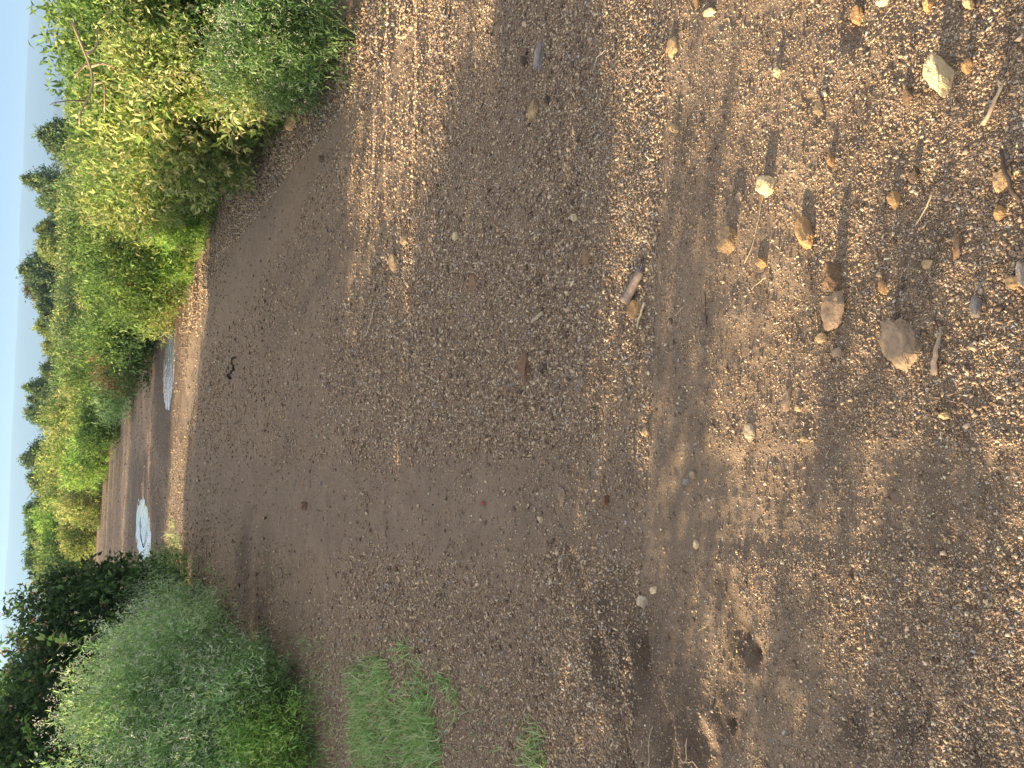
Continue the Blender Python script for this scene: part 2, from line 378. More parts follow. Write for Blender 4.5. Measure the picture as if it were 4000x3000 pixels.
for P, sd_, lab in ((pud1, 5, 'still puddle with a twig in it, farther left of two'), (pud2, 6, 'muddy speckled puddle at the track bend, nearer right of two')):
    th = np.linspace(0, 2*math.pi, 64, endpoint=False)
    V = np.stack([P[0]+P[2]*1.7*np.cos(th), P[1]+P[3]*1.7*np.sin(th), np.full(64, -0.025)], -1)
    V = np.vstack([[P[0], P[1], -0.025], V]); T = np.array([(0, i+1, (i+1) % 64+1) for i in range(64)])
    tag(mesh_np('puddle', V, T, mw if P is pud1 else mw2), lab, 'puddle', kind='structure')

# ---------------------------------------------------------------- stones
def hull(npts, seed, flat=0.6):
    rr = random.Random(seed); bm = bmesh.new()
    for i in range(npts):
        v = Vector((rr.gauss(0, 1), rr.gauss(0, 1), rr.gauss(0, 1))).normalized()*rr.uniform(0.75, 1.0)
        bm.verts.new((v.x, v.y, v.z*flat))
    bmesh.ops.convex_hull(bm, input=bm.verts)
    loose = [v for v in bm.verts if not v.link_faces]
    bmesh.ops.delete(bm, geom=loose, context='VERTS'); bmesh.ops.triangulate(bm, faces=bm.faces)
    bm.verts.ensure_lookup_table(); bm.verts.index_update()
    V = np.array([v.co[:] for v in bm.verts]); T = np.array([[v.index for v in f.verts] for f in bm.faces]); bm.free()
    return V, T
TPL = [hull(6+(i % 3), 100+i, 0.45+0.1*(i % 4)) for i in range(14)]
PAL = np.array([1.3, 1.36, 1.48])*np.array([(0.40, 0.28, 0.17), (0.30, 0.205, 0.13), (0.21, 0.15, 0.105), (0.50, 0.36, 0.21), (0.56, 0.45, 0.29), (0.27, 0.24, 0.21), (0.36, 0.33, 0.29), (0.14, 0.105, 0.08), (0.34, 0.215, 0.12)])
PW = np.array([5, 5, 5, 6, 6, 2, 2.5, 4, 3]); PW = PW/PW.sum()
def gravel(acc, n, region, smin, smax, keep_smooth, strong=False):
    x0, x1, y0, y1, fan = region
    y = y0*np.exp(rng.random(n)*math.log(y1/y0)) if fan else rng.uniform(y0, y1, n)
    x = rng.uniform(x0, x1, n)
    if fan: x = x*(y+0.35)
    h, wet, smooth, pale_ridge = ground(x, y)
    pat = 0.82+0.9*fbm(x, y, 1.6, 3, 55)+0.5*fbm(x, y, 7, 2, 56)+0.5*pale_ridge
    pr = np.clip(pat, 0.12, 1)*(1-smooth*(1-keep_smooth))*(1-0.6*wet)
    pr = pr*(pudmask(x, y, pud1, 5) > 1.15)
    m = rng.random(n) < pr
    x, y, h = x[m], y[m], h[m]; k = len(x)
    s = smin*(smax/smin)**(rng.random(k)**1.8)
    ci = rng.choice(len(PAL), k, p=PW); col = np.clip(PAL[ci]*rng.uniform(0.7, 1.25, (k, 1))*rng.uniform(0.975, 1.025, (k, 3)), 0.03, 0.82)
    if strong:   # flakes that stand out: either dark brown or pale tan
        dk = rng.random(k) < 0.5; col = np.where(dk[:, None], np.array([(0.15, 0.11, 0.083)])*rng.uniform(.7, 1.6, (k, 1)), np.array([(0.60, 0.47, 0.33)])*rng.uniform(.65, 1.2, (k, 1)))
    which = rng.integers(0, len(TPL), k)
    for q in range(len(TPL)):
        mm = which == q; c = mm.sum()
        if not c: continue
        th = rng.random(c)*2*math.pi; tl = rng.normal(0, 0.28, (c, 2))
        zx = norm(np.stack([tl[:, 0], tl[:, 1], np.ones(c)], -1))
        xx = norm(np.cross(np.stack([np.cos(th), np.sin(th), np.zeros(c)], -1), zx)); B = np.stack([xx, np.cross(zx, xx), zx], 1)
        sc = s[mm][:, None]*np.stack([rng.uniform(0.7, 1.35, c), rng.uniform(0.5, 1.0, c), rng.uniform(0.55, 1.1, c)], -1)*0.5
        pos = np.stack([x[mm], y[mm], h[mm]+sc[:, 2]*rng.uniform(0.0, 0.5, c)], -1)
        acc.add(*inst(TPL[q][0], TPL[q][1], pos, B, sc, col[mm]))
ga = Acc()
gravel(ga, 560000, (-1.0, 1.15, 0.42, 2.8, True), 0.0024, 0.0085, 0.5)
gravel(ga, 110000, (-1.0, 1.1, 0.42, 4.5, True), 0.006, 0.015, 0.25)
gravel(ga, 360000, (-0.85, 0.8, 1.6, 9, True), 0.007, 0.020, 0.16)
gravel(ga, 100000, (-0.8, 0.7, 3.0, 30, True), 0.014, 0.038, 0.12)
gravel(ga, 34000, (-0.9, 1.0, 2.0, 10, True), 0.011, 0.036, 0.10, True)
gravel(ga, 3500, (-0.9, 1.0, 0.55, 2.2, True), 0.009, 0.024, 0.10, True)
gravel(ga, 26000, (-0.7, 0.6, 6, 34, True), 0.022, 0.055, 0.25, True)
gravel(ga, 90000, (-0.6, 0.5, 8, 34, True), 0.02, 0.045, 0.35)
# coarse litter of chips along the right verge
def verge_gravel(acc, poly, n, a, b):
    xs = np.array([q[0] for q in poly]); ysn = np.array([q[1] for q in poly])
    tmp = Acc(); global ground
    x = rng.uniform(xs.min(), xs.max(), n); y = rng.uniform(ysn.min(), ysn.max(), n); m = inpoly(x, y, poly); x, y = x[m], y[m]
    h = ground(x, y)[0]; k = len(x); s = a*(b/a)**(rng.random(k)**1.6)
    ci = rng.choice(len(PAL), k, p=PW); col = PAL[ci]*rng.uniform(0.8, 1.35, (k, 1))
    which = rng.integers(0, len(TPL), k)
    for q in range(len(TPL)):
        mm = which == q; c = mm.sum()
        if c:
            sc = s[mm][:, None]*np.stack([rng.uniform(0.7, 1.3, c), rng.uniform(0.5, 0.9, c), rng.uniform(0.3, 0.6, c)], -1)*0.5
            acc.add(*inst(TPL[q][0], TPL[q][1], np.stack([x[mm], y[mm], h[mm]+sc[:, 2]*0.4], -1), rand_rot(c), sc, col[mm]))
verge = PX((1340, 60), (1180, 270), (1060, 370), (1030, 500), (900, 700), (850, 900), (740, 1130), (700, 1300), (760, 1300), (860, 1010), (1000, 850), (1150, 640), (1320, 460), (1490, 270), (1640, 60), (1500, -60))
verge_gravel(ga, verge, 130000, 0.012, 0.050)
verge_gravel(ga, PX((1480, 1000), (1700, 880), (2100, 900), (2480, 1050), (2480, 1500), (2200, 1760), (1600, 1720), (1250, 1500), (1300, 1200)), 16000, 0.010, 0.034)
verge_gravel(ga, PX((1150, 2350), (1500, 2250), (2250, 2200), (2350, 2600), (2250, 3080), (1800, 3080), (1700, 2600), (1350, 2480)), 9000, 0.008, 0.026)
sg = ga.build('gravel', M_grav)
tag(sg, 'loose angular gravel chips strewn over the dirt track', 'gravel', kind='stuff')

# individual rocks: (X0, X1, Y0, Y1 in the photo, height m, colour, label)
TAN = (0.50, 0.36, 0.20); PALE = (0.66, 0.54, 0.33); ORG = (0.46, 0.29, 0.14); BRN = (0.24, 0.16, 0.10); DRK = (0.12, 0.09, 0.07); GRY = (0.30, 0.28, 0.26); LBR = (0.38, 0.28, 0.19)
ROCKS = [
 (3398, 3574, 1229, 1455, .050, LBR, 'largest rock, brown and flat topped with a tan broken edge'),
 (3583, 3722, 215, 393, .062, PALE, 'tilted pale yellow slab rock casting the longest shadow'),
 (3208, 3292, 1020, 1148, .050, BRN, 'dark brown four sided shard leaning above the mottled rock'),
 (3180, 3290, 1120, 1312, .030, LBR, 'mottled tan flat rock just below the dark brown shard'),
 (3155, 3232, 1298, 1344, .014, TAN, 'thin tan chip at the foot of the mottled flat rock'),
 (3087, 3170, 830, 980, .028, ORG, 'long orange tan rock pointed at one end, in full sun'),
 (2786, 2882, 880, 1007, .045, TAN, 'bright tan block with a dark upper face and jagged end'),
 (2935, 3022, 680, 776, .034, PALE, 'rounded pale yellow rock with an orange chip against it'),
 (3858, 3952, 655, 772, .036, TAN, 'speckled tan rock under a dark bent twig near the frame edge'),
 (3447, 3522, 738, 826, .026, ORG, 'two toned rock, grey top and orange lit face'),
 (3770, 3832, 1155, 1252, .022, GRY, 'grey striped flat stone with one bright tan edge'),
 (3590, 3656, -20, 56, .032, ORG, 'brown orange pointed rock cut by the frame edge'),
 (3740, 3806, -15, 46, .024, TAN, 'blotchy tan and orange stone at the frame edge'),
 (3302, 3376, 25, 105, .026, ORG, 'orange triangular stone mostly in shadow near the frame edge'),
 (3405, 3470, -10, 30, .016, PALE, 'narrow pale yellow sliver of stone at the frame edge'),
 (2728, 2792, 38, 64, .020, PALE, 'small pale brick shaped stone beside a brown round one'),
 (2700, 2748, -15, 34, .028, BRN, 'smooth brown round stone next to the brick shaped pale one'),
 (2588, 2642, 140, 232, .016, TAN, 'tan flake of stone at the edge of the shade'),
 (2084, 2128, 158, 288, .030, GRY, 'long grey wedge shaped stone with a pale edge'),
 (2058, 2102, 388, 482, .026, TAN, 'elongated tan stone below the small dark triangle'),
 (2034, 2064, 216, 266, .028, DRK, 'dark pyramid stone beside the grey wedge'),
 (2122, 2151, 373, 413, .022, DRK, 'small dark triangle of stone beside the elongated tan one'),
 (2226, 2256, 834, 868, .022, PALE, 'small smooth cream cube of stone in the shade'),
 (2258, 2310, 970, 1050, .014, BRN, 'flat reddish brown stone lying in the shade of the track'),
 (2430, 2494, 1160, 1250, .018, ORG, 'orange broken stone at the lower end of the grey bark slab'),
 (2008, 2072, 1368, 1492, .028, (0.22, 0.13, 0.085), 'dark red brown rock in the middle of the track'),
 (2080, 2140, 1415, 1460, .022, DRK, 'nearly black lump beside the red brown rock'),
 (1508, 1550, 983, 1067, .026, TAN, 'long sandy stone just past the end of the smooth wheel band'),
 (1558, 1592, 918, 964, .024, TAN, 'striped tan stone with a dark side next to the sandy one'),
 (1820, 1860, 1056, 1162, .010, (0.26, 0.16, 0.10), 'thin flat red brown stone sunk in the gravel'),
 (1762, 1794, 903, 945, .022, PALE, 'round cream pebble sitting alone in grey gravel'),
 (1438, 1456, 1042, 1080, .016, TAN, 'small glowing tan chip on the crest of the ridge end'),
 (2468, 2534, 2316, 2382, .020, (0.58, 0.49, 0.37), 'pale cracked flat rock alone on dark damp soil'),
 (2532, 2566, 2284, 2324, .016, PALE, 'small pale companion stone above the cracked flat rock'),
 (2242, 2270, 2858, 2908, .018, TAN, 'orange brown pebble near the lower grass tuft'),
 (2346, 2382, 1922, 1988, .022, (0.20, 0.12, 0.08), 'dark brown stone with a tan tip on the bare wheel track'),
 (2170, 2206, 1900, 1985, .007, LBR, 'flat stone pressed level into the bare wheel track'),
 (2094, 2122, 2012, 2044, .018, PALE, 'small cream pebble beside a hollow on the wheel track'),
 (1166, 1202, 1955, 1992, .040, (0.26, 0.16, 0.12), 'brown block standing on the far wheel track, one side whitish'),
 (2486, 2536, 1665, 1710, .014, TAN, 'crumbling tan stone where the shade ends in mid track'),
 (3044, 3092, 1500, 1618, .016, LBR, 'flat light brown stone broken in two pieces'),
 (3088, 3136, 1578, 1610, .014, TAN, 'tan tooth shaped chip touching the broken light brown stone'),
 (3648, 3716, 1604, 1640, .020, TAN, 'bright orange flake below a dead weed on bare ground'),
 (3112, 3156, 1700, 1728, .012, TAN, 'narrow tan chip at the end of a row of chips'),
 (2888, 2946, 1640, 1732, .012, (0.55, 0.45, 0.31), 'crumbly pale patch of stone pressed in the lit soil'),
 (2655, 2690, 1862, 1900, .012, GRY, 'small grey stone, one of a pair in the tread marks'),
 (2680, 2720, 1836, 1876, .010, LBR, 'light brown stone above the grey one in the tread marks'),
 (2698, 2730, 2106, 2148, .012, PALE, 'fan shaped pale chip on fine sunlit soil'),
 (3178, 3220, 400, 466, .030, (0.55, 0.42, 0.24), 'standing pointed stone, upper half dark and lower tip bright'),
 (3218, 3264, 598, 656, .020, (0.52, 0.33, 0.14), 'amber coloured lump of stone among small chips'),
 (3008, 3050, 262, 306, .018, PALE, 'bright cream chip left of a long shadow'),
 (2614, 2652, 484, 526, .026, TAN, 'tan pebble at the foot of a long narrow shadow'),
 (3540, 3590, 655, 720, .024, DRK, 'dark brown stone in a pool of shadow between bright chips'),
 (3510, 3560, 340, 420, .012, BRN, 'brown flat flake beside the tilted pale slab'),
 (3740, 3800, 230, 295, .026, ORG, 'orange stone close below the tilted pale slab'),
 (3225, 3290, 1355, 1400, .010, LBR, 'thin light brown flake by the largest rock'),
 (3970, 4030, 1015, 1160, .040, (0.42, 0.36, 0.30), 'greyish rock cut off by the near frame edge'),
 (3895, 3990, 1070, 1140, .030, TAN, 'tan angular rock beside the greyish frame edge rock'),
 (3860, 3930, 800, 870, .026, ORG, 'orange stone below the speckled tan rock'),
 (3700, 3760, 900, 1020, .018, BRN, 'brown mottled stone half buried in coarse chips'),
 (3580, 3640, 1010, 1060, .014, TAN, 'tan flake poking out of the churned gravel'),
 (3420, 3470, 1090, 1160, .020, ORG, 'narrow orange stone standing in the hollow above the largest rock'),
 (1108, 1148, 438, 512, .034, TAN, 'broad tan stone on the right verge beneath the shrubs'),
 (1184, 1206, 448, 496, .028, TAN, 'oval tan stone beside the broad one on the right verge'),
 (1328, 1352, 198, 252, .026, (0.48, 0.38, 0.30), 'pinkish long stone on the right verge'),
 (1244, 1268, 606, 640, .040, BRN, 'small brown block with a shadow on the smooth band'),
 (1412, 1432, 410, 438, .036, BRN, 'brown square stone beside the bright ridge'),
 (1445, 1465, 608, 636, .030, TAN, 'tan stone half shaded on the crest of the bright ridge'),
 (2930, 2990, 1000, 1050, .014, ORG, 'orange flake beside a thin curved straw'),
 (2850, 2905, 745, 800, .014, LBR, 'dull brown stone inside a broad shadow'),
]
def rock_mesh(sx, sy, sz, col, seed):
    rr = random.Random(seed); bm = bmesh.new()
    n = 13 if sx*sy > 0.0012 else 10
    for i in range(n):
        a = 2*math.pi*(i+rr.uniform(-.3, .3))/n
        z = rr.choice((-0.7, 0.35, 0.8, 1.0, 0.9)); r = rr.uniform(0.78, 1.05)*(0.75 if z > 0.7 else 1.0)
        bm.verts.new((math.cos(a)*r, math.sin(a)*r, z))
    for i in range(5): bm.verts.new((rr.uniform(-.4, .4), rr.uniform(-.4, .4), rr.uniform(0.75, 1.08)))
    for i in range(6):
        a = i*math.pi/3; bm.verts.new((math.cos(a)*.8, math.sin(a)*.8, -1))
    bmesh.ops.convex_hull(bm, input=bm.verts)
    bmesh.ops.delete(bm, geom=[v for v in bm.verts if not v.link_faces], context='VERTS')
    bmesh.ops.bevel(bm, geom=list(bm.edges), offset=0.05, segments=1, affect='EDGES')
    bmesh.ops.triangulate(bm, faces=bm.faces)
    for _ in range(3 if sx > 0.02 else 2):
        bmesh.ops.subdivide_edges(bm, edges=[e for e in bm.edges if e.calc_length() > 0.16], cuts=1, use_grid_fill=True)
        bmesh.ops.triangulate(bm, faces=bm.faces)
    for v in bm.verts:
        q = v.co*1.9+Vector((seed*3.1, 0, 0)); d = mnoise.fractal(q, 0.8, 2.1, 5)*0.13
        st = math.floor(v.co.z*3+mnoise.noise(q*0.6)*1.5)*0.035
        v.co += v.co.normalized()*d; v.co.x += st*0.8
        v.co = Vector((v.co.x*sx, v.co.y*sy, v.co.z*sz))
    me = bpy.data.meshes.new('rock'); bm.to_mesh(me); bm.free()
    a = me.color_attributes.new('tint', 'FLOAT_COLOR', 'POINT'); c = np.ones((len(me.vertices), 4), np.float32); c[:, :3] = col
    for i, v in enumerate(me.vertices):
        c[i, :3] *= 1+0.25*mnoise.noise(Vector((v.co.x/sx*2, v.co.y/sy*2, seed)))
    a.data.foreach_set('color', c.ravel()); me.materials.append(M_stone)
    return me
for i, (x0, x1, y0, y1, hz, col, lab) in enumerate(ROCKS):
    z0 = gz(*G((x0+x1)/2, (y0+y1)/2))
    a = G((x0+x1)/2, y0, z0); b = G((x0+x1)/2, y1, z0); cN = G(x1, (y0+y1)/2, z0); cF = G(x0, (y0+y1)/2, z0)
    cx, cy = G((x0+x1)/2+0.25*(x1-x0), (y0+y1)/2, z0)
    wx = math.dist(a, b)/2; el = math.atan2(CH, math.hypot(cx, cy))
    dy = max((math.dist(cN, cF)-hz/math.tan(el)*0.8)/2, wx*0.32)
    o = bpy.data.objects.new('rock', rock_mesh(wx, dy, hz*0.62, col, 300+i)); link(o)
    o.location = (cx, cy, z0+hz*0.32); o.rotation_euler = (R_.uniform(-.12, .12), R_.uniform(-.12, .12), R_.uniform(-.35, .35))
    tag(o, lab, 'rock', 'larger stones lying on the gravel track')

# ---------------------------------------------------------------- sticks, straws, scraps
def stick(name, pts, r0, r1, col, label, cat='stick', lift=0.004, n=9, sides=6, wob=0.004, extra=()):
    A = Acc()
    P = [];
    raw = [(*G(a, b), c) for a, b, c in pts]
    for i in range(n):
        t = i/(n-1)*(len(raw)-1); k = min(int(t), len(raw)-2); f = t-k
        x = raw[k][0]*(1-f)+raw[k+1][0]*f; y = raw[k][1]*(1-f)+raw[k+1][1]*f; z = raw[k][2]*(1-f)+raw[k+1][2]*f
        P.append((x+R_.uniform(-wob, wob)*.5, y+R_.uniform(-wob, wob)*.5, gz(x, y)+lift+z+R_.uniform(0, wob)*.3))
    tube(A, P, r0, r1, col, sides)
    for (k, dx, dy, dz) in extra:
        p0 = P[k]; tube(A, [p0, (p0[0]+dx*.5, p0[1]+dy*.5, p0[2]+dz*.6), (p0[0]+dx, p0[1]+dy, p0[2]+dz)], r0*.55, r1*.5, col, 4)
    o = A.build(name, M_wood, smooth=True)
    return tag(o, label, cat)
STR = (0.62, 0.50, 0.30); PST = (0.70, 0.56, 0.34); DST = (0.09, 0.065, 0.05); WOO = (0.45, 0.34, 0.24)
stick('twig', [(2522, 1184, .008), (2489, 1274, .004)], .0042, .0032, PST, 'straight pale twig beside the grey bark slab')
stick('wood_splinter', [(3930, 340, .012), (3890, 415, .01), (3845, 492, .006)], .0030, .0048, (0.50, 0.38, 0.26), 'split wooden splinter with a frayed end near the tilted pale slab', extra=((0, .012, .010, .004), (1, .014, .004, .003)))
stick('straw', [(3640, 752, .006), (3628, 810, .010), (3580, 878, .004)], .0022, .0009, PST, 'kinked cream straw lying between bright chips', 'straw')
stick('twig', [(3488, 18, .004), (3450, 74, .004)], .0013, .0010, WOO, 'thin brown twig near the orange triangular stone')
stick('twig', [(3925, 598, .020), (3950, 680, .026), (3962, 750, .018), (3990, 790, .004)], .0035, .0050, DST, 'dark bent twig lying across the speckled tan rock')
stick('twig', [(3680, 1285, .006), (3664, 1370, .010), (3652, 1462, .003)], .0022, .0075, WOO, 'knotty brown root end near the largest rock')
stick('straw', [(2985, 770, .004), (2965, 880, .004), (2942, 980, .004), (2908, 1030, .003)], .0010, .0008, PST, 'long thin curved straw above the orange flake', 'straw')
stick('straw', [(2370, 196, .008), (2340, 230, .012), (2312, 282, .004)], .0016, .0007, (0.72, 0.68, 0.58), 'whitish forked straw in the shade', 'straw', extra=((2, .03, .012, .004),))
stick('straw', [(2556, 2830, .004), (2548, 2920, .006), (2552, 3010, .003)], .0012, .0010, STR, 'long dry straw lying on dark damp soil at the frame edge', 'straw', extra=((3, .012, .002, .006),))
stick('straw', [(2692, 2880, .002), (2700, 2962, .008), (2682, 2975, .010), (2712, 2972, .006), (2730, 3004, .002)], .0012, .0016, PST, 'hooked cream straw beside a damp hollow', 'straw', n=14)
stick('straw', [(1462, 1208, .004), (1455, 1262, .01), (1430, 1312, .004)], .0030, .0018, PST, 'curved pale straw past the end of the bright ridge', 'straw')
stick('wood_chip', [(2124, 1222, .006), (2078, 1258, .004)], .0085, .0070, (0.50, 0.40, 0.28), 'short ridged pale piece of wood in mid track')
stick('bark_slab', [(2508, 1052, .008), (2485, 1110, .010), (2450, 1182, .008)], .013, .019, (0.23, 0.185, 0.16), 'long grey bark slab standing on edge beside the straight pale twig', 'bark')
stick('twig', [(2752, 1140, .006), (2768, 1280, .006)], .0016, .0022, DST, 'dark thin twig in the sunlit chips')
stick('straw', [(2665, 1200, .003), (2638, 1232, .003)], .0011, .0010, PST, 'tiny stub of straw beyond the straight pale twig', 'straw')
stick('straw', [(2762, 2446, .003), (2728, 2464, .003)], .0010, .0008, STR, 'small curved straw near the double hollow', 'straw')
stick('twig', [(3232, 1755, .003), (3225, 1790, .003)], .0008, .0008, STR, 'short straw crossing the tread marks', 'straw')
stick('straw', [(2990, 1080, .004), (2935, 1130, .004)], .0018, .0012, STR, 'short golden straw between orange chips', 'straw')
# dead weed
A = Acc(); wx, wy = G(3680, 1555); wz = gz(wx, wy)
for k in range(16):
    a = R_.uniform(0, 6.28); L = R_.uniform(.012, .034)
    tube(A, [(wx, wy, wz+.002), (wx+math.cos(a)*L*.5, wy+math.sin(a)*L*.5, wz+.010), (wx+math.cos(a)*L, wy+math.sin(a)*L, wz+R_.uniform(.002, .016))], .0014, .0005, (0.16, 0.12, 0.09) if k % 2 else WOO, 4)
tag(A.build('dead_weed', M_wood), 'small withered star shaped weed above the bright orange flake', 'weed')
# black twisted strip
A = Acc(); pts = [(925, 1396), (912, 1400), (905, 1415), (918, 1430), (920, 1446), (905, 1455), (890, 1466), (905, 1478)]
P = [(*G(a, b), 0) for a, b in pts]; P = [(x, y, gz(x, y)+.008+.005*math.sin(i*2)) for i, (x, y, _) in enumerate(P)]
tube(A, P, .008, .018, (0.02, 0.02, 0.02), 7)
tag(A.build('rubber_strip', M_wood, smooth=True), 'black twisted strip lying on the far gravel', 'strip')
# pink petal
A = Acc(); px_, py_ = G(1885, 1968); A.add(np.array([(px_-.012, py_, .002), (px_, py_+.014, .012), (px_+.014, py_, .004), (px_, py_-.010, .010), (px_, py_, .006)]), np.array([(0, 3, 4), (3, 2, 4), (2, 1, 4), (1, 0, 4), (0, 1, 3), (1, 2, 3)]), np.tile((0.62, 0.06, 0.12), (5, 1)))
o = A.build('pink_petal', M_flower); o.location.z = gz(px_, py_)+.004; tag(o, 'tiny pink petal on the bare wheel track', 'petal')

# ---------------------------------------------------------------- foliage
LEAF = (np.array([(0, 0, 0), (-.5, .42, .10), (.5, .42, .10), (0, .45, -.02), (0, 1, -.14)]), np.array([(0, 2, 3), (0, 3, 1), (3, 2, 4), (3, 4, 1)]))
BLADE = (np.array([(-.5, 0, 0), (.5, 0, 0), (-.4, .5, .06), (.4, .5, .06), (0, 1, -.12)]), np.array([(0, 1, 3), (0, 3, 2), (2, 3, 4)]))
DOT = (np.array([(1, 0, 0), (-.5, .87, 0), (-.5, -.87, 0), (0, 0, .9)]), np.array([(0, 1, 3), (1, 2, 3), (2, 0, 3), (0, 2, 1)]))
def lobes(cx, cy, h, r, n, seed, base=0.0, cone=0.0):
    rr = random.Random(seed); L = [(cx, cy, base+h*0.5, r*0.85, h*0.5)]
    for i in range(n):
        a = rr.uniform(0, 6.28); zz = rr.uniform(0.25, 0.88); q = r*rr.uniform(0.35, 0.75)*(1-cone*zz)
        s = r*rr.uniform(0.30, 0.50)*(1-cone*zz*0.8)
        L.append((cx+math.cos(a)*q, cy+math.sin(a)*q, base+h*zz, s, min(s*rr.uniform(0.8, 1.3), h*(1-zz)+0.02+s*0.3)))
    return L
def sample_lobes(L, n, cone=0.0, h=1, base=0, cx=0, cy=0):
    wgt = np.array([l[3]**2 for l in L]); wgt[0] *= (0.8 if len(L) < 14 else 0.35); wgt /= wgt.sum()
    k = rng.choice(len(L), n, p=wgt); A = np.array(L)[k]
    d = norm(rng.normal(size=(n, 3))); rad = 1-0.55*rng.random(n)**1.6
    P = A[:, :3]+d*rad[:, None]*np.stack([A[:, 3], A[:, 3], A[:, 4]], -1)
    if cone > 0:
        t = np.clip((P[:, 2]-base)/h, 0, 1); f = 1-cone*t**0.9
        P[:, 0] = cx+(P[:, 0]-cx)*f; P[:, 1] = cy+(P[:, 1]-cy)*f
    P[:, 2] = np.maximum(P[:, 2], base+0.02)
    return P, d
def cols(pal, n, var=0.25):
    pal = np.array(pal); c = pal[rng.integers(0, len(pal), n)]
    return np.clip(c*rng.uniform(1-var, 1+var, (n, 1)), 0.004, 0.8)
def shrub(name, label, cat, group, cx, cy, h, r, nclus, nleaf, leaf_len, leaf_w, pal, seed, kind='broad', cone=0.0, base=None,
          flower=None, stems=14, stemcol=(0.18, 0.13, 0.08), mat=None, up=0.35, parts=('foliage', 'stems'), nl=6, spread=0.12, trunk=0.0):
    b = gz(cx, cy) if base is None else base
    root = empty(name, (cx, cy, b), label, cat, group)
    L = lobes(cx, cy, h-trunk, r, nl, seed, b+trunk, cone)
    P, d = sample_lobes(L, int(nclus*1.35), cone, h-trunk, b+trunk, cx, cy)
    gapn = vnoise(P[:, 0]*2.3/r+seed+P[:, 2]*1.7/r, P[:, 1]*2.3/r-P[:, 2]*2.1/r, seed); o_ = np.argsort(-gapn-0.25*rng.random(len(P)))[:nclus]; P, d = P[o_], d[o_]; P0 = P.copy()
    if cone > 0:
        ns = int(nclus*(.20 if cone > .8 else .12)); t_ = rng.uniform(.55, 1.0, ns); sp_ = (.10 if cone > .8 else .22)*h*(1.02-t_)
        P[:ns] = np.stack([cx+rng.normal(0, 1, ns)*sp_*.6, cy+rng.normal(0, 1, ns)*sp_*.6, b+t_*h], -1); spread_ = spread*np.where(np.arange(nclus) < ns, .45, 1)
    else: spread_ = spread
    tw = norm(d+rng.normal(0, 0.5, (nclus, 3))+np.array([0, 0, up]))
    A = Acc()
    # each cluster: leaves up a short twig
    tl = rng.uniform(0.6, 1.5, nclus)*spread_
    lb = vnoise(P0[:, 0]*3.1/r+7+P0[:, 2]*2/r, P0[:, 1]*3.1/r-P0[:, 2]*1.3/r, seed+5); cc = cols(pal, nclus, 0.28)*(0.62+0.8*lb)[:, None]
    Pn = np.repeat(P, nleaf, 0); dn = np.repeat(tw, nleaf, 0); ln = np.repeat(tl, nleaf); cn = np.repeat(cc, nleaf, 0)
    s = rng.random(len(Pn)); pos = Pn+dn*(s*ln)[:, None]+rng.normal(0, spread*0.16, (len(Pn), 3))
    ld = norm(dn*0.55+norm(rng.normal(size=(len(Pn), 3)))+np.array([0, 0, 0.1]))
    sz = leaf_len*rng.uniform(0.55, 1.15, len(Pn))
    sc = np.stack([sz*leaf_w, sz, sz], -1)
    upv = norm(rng.normal(0, 0.55, (len(Pn), 3))+np.array([0, 0, 1]))
    cn = np.clip(cn*rng.uniform(0.8, 1.2, (len(Pn), 1)), 0.003, 0.8)
    pos[:, 2] = np.maximum(pos[:, 2], b+0.01)
    pos = pos-np.array([cx, cy, b])
    tv, tt = LEAF if kind == 'broad' else BLADE
    A.add(*inst(tv, tt, pos, basis_y(ld, upv), sc, cn))
    A.build(parts[0], mat or M_leaf, root)
    B = Acc()
    for k in range(stems):
        q = P[R_.randrange(nclus)]-np.array([cx, cy, b]); b0 = np.array([R_.uniform(-.12, .12)*r, R_.uniform(-.12, .12)*r, -0.05])
        if trunk: b0 = np.array([0, 0, trunk*0.8])
        m_ = (b0+q)/2+np.array([0, 0, 0.12*h])
        ptsb = [(1-t_)**2*b0+2*t_*(1-t_)*m_+t_*t_*q for t_ in np.linspace(0, 1, 6)]
        tube(B, ptsb, 0.006*h+0.003, 0.002, stemcol, 4)
    if trunk: tube(B, [(0, 0, -0.2), (0.02*h, 0, trunk*.5), (0, 0.01*h, trunk), (0.01*h, 0, h*0.75)], 0.022*h, 0.008*h, stemcol, 6)
    B.build(parts[1], M_wood, root)
    if kind == 'blade' and flower and flower[0] > 100:
        Fs = Acc(); Fl = Acc()
        for k in range(46 if flower[0] > 400 else 12):
            q = P[R_.randrange(nclus)]; 
            if q[2] < b+0.45*h: continue
            o_ = q-np.array([cx, cy, b]); dv = norm(np.array([R_.gauss(0, .35)+o_[0]*.5, R_.gauss(0, .35)+o_[1]*.5, 1.0])); L1 = R_.uniform(.12, .30)
            e_ = o_+dv*L1; tube(Fs, [o_, o_+dv*L1*.5+np.array([0, 0, .01]), e_], .0035, .0015, (0.30, 0.40, 0.20), 4)
            npt = 22; pp = e_+rng.normal(0, .028, (npt, 3))*np.array([1, 1, .7]); ss = rng.uniform(.003, .0065, npt); Fl.add(*inst(DOT[0], DOT[1], pp, rand_rot(npt), np.stack([ss]*3, -1), cols(WHT, npt, .15)))
            pb = e_-dv*rng.uniform(0, L1, (24, 1))+rng.normal(0, .012, (24, 3)); sb = rng.uniform(.02, .04, 24)
            Fs.add(*inst(BLADE[0], BLADE[1], pb, basis_y(rng.normal(size=(24, 3))+dv), np.stack([sb*.2, sb, sb], -1), cols(pal, 24)))
        Fs.build('sprays', M_leaf, root); Fl.build('flower_sprays', M_flower, root)
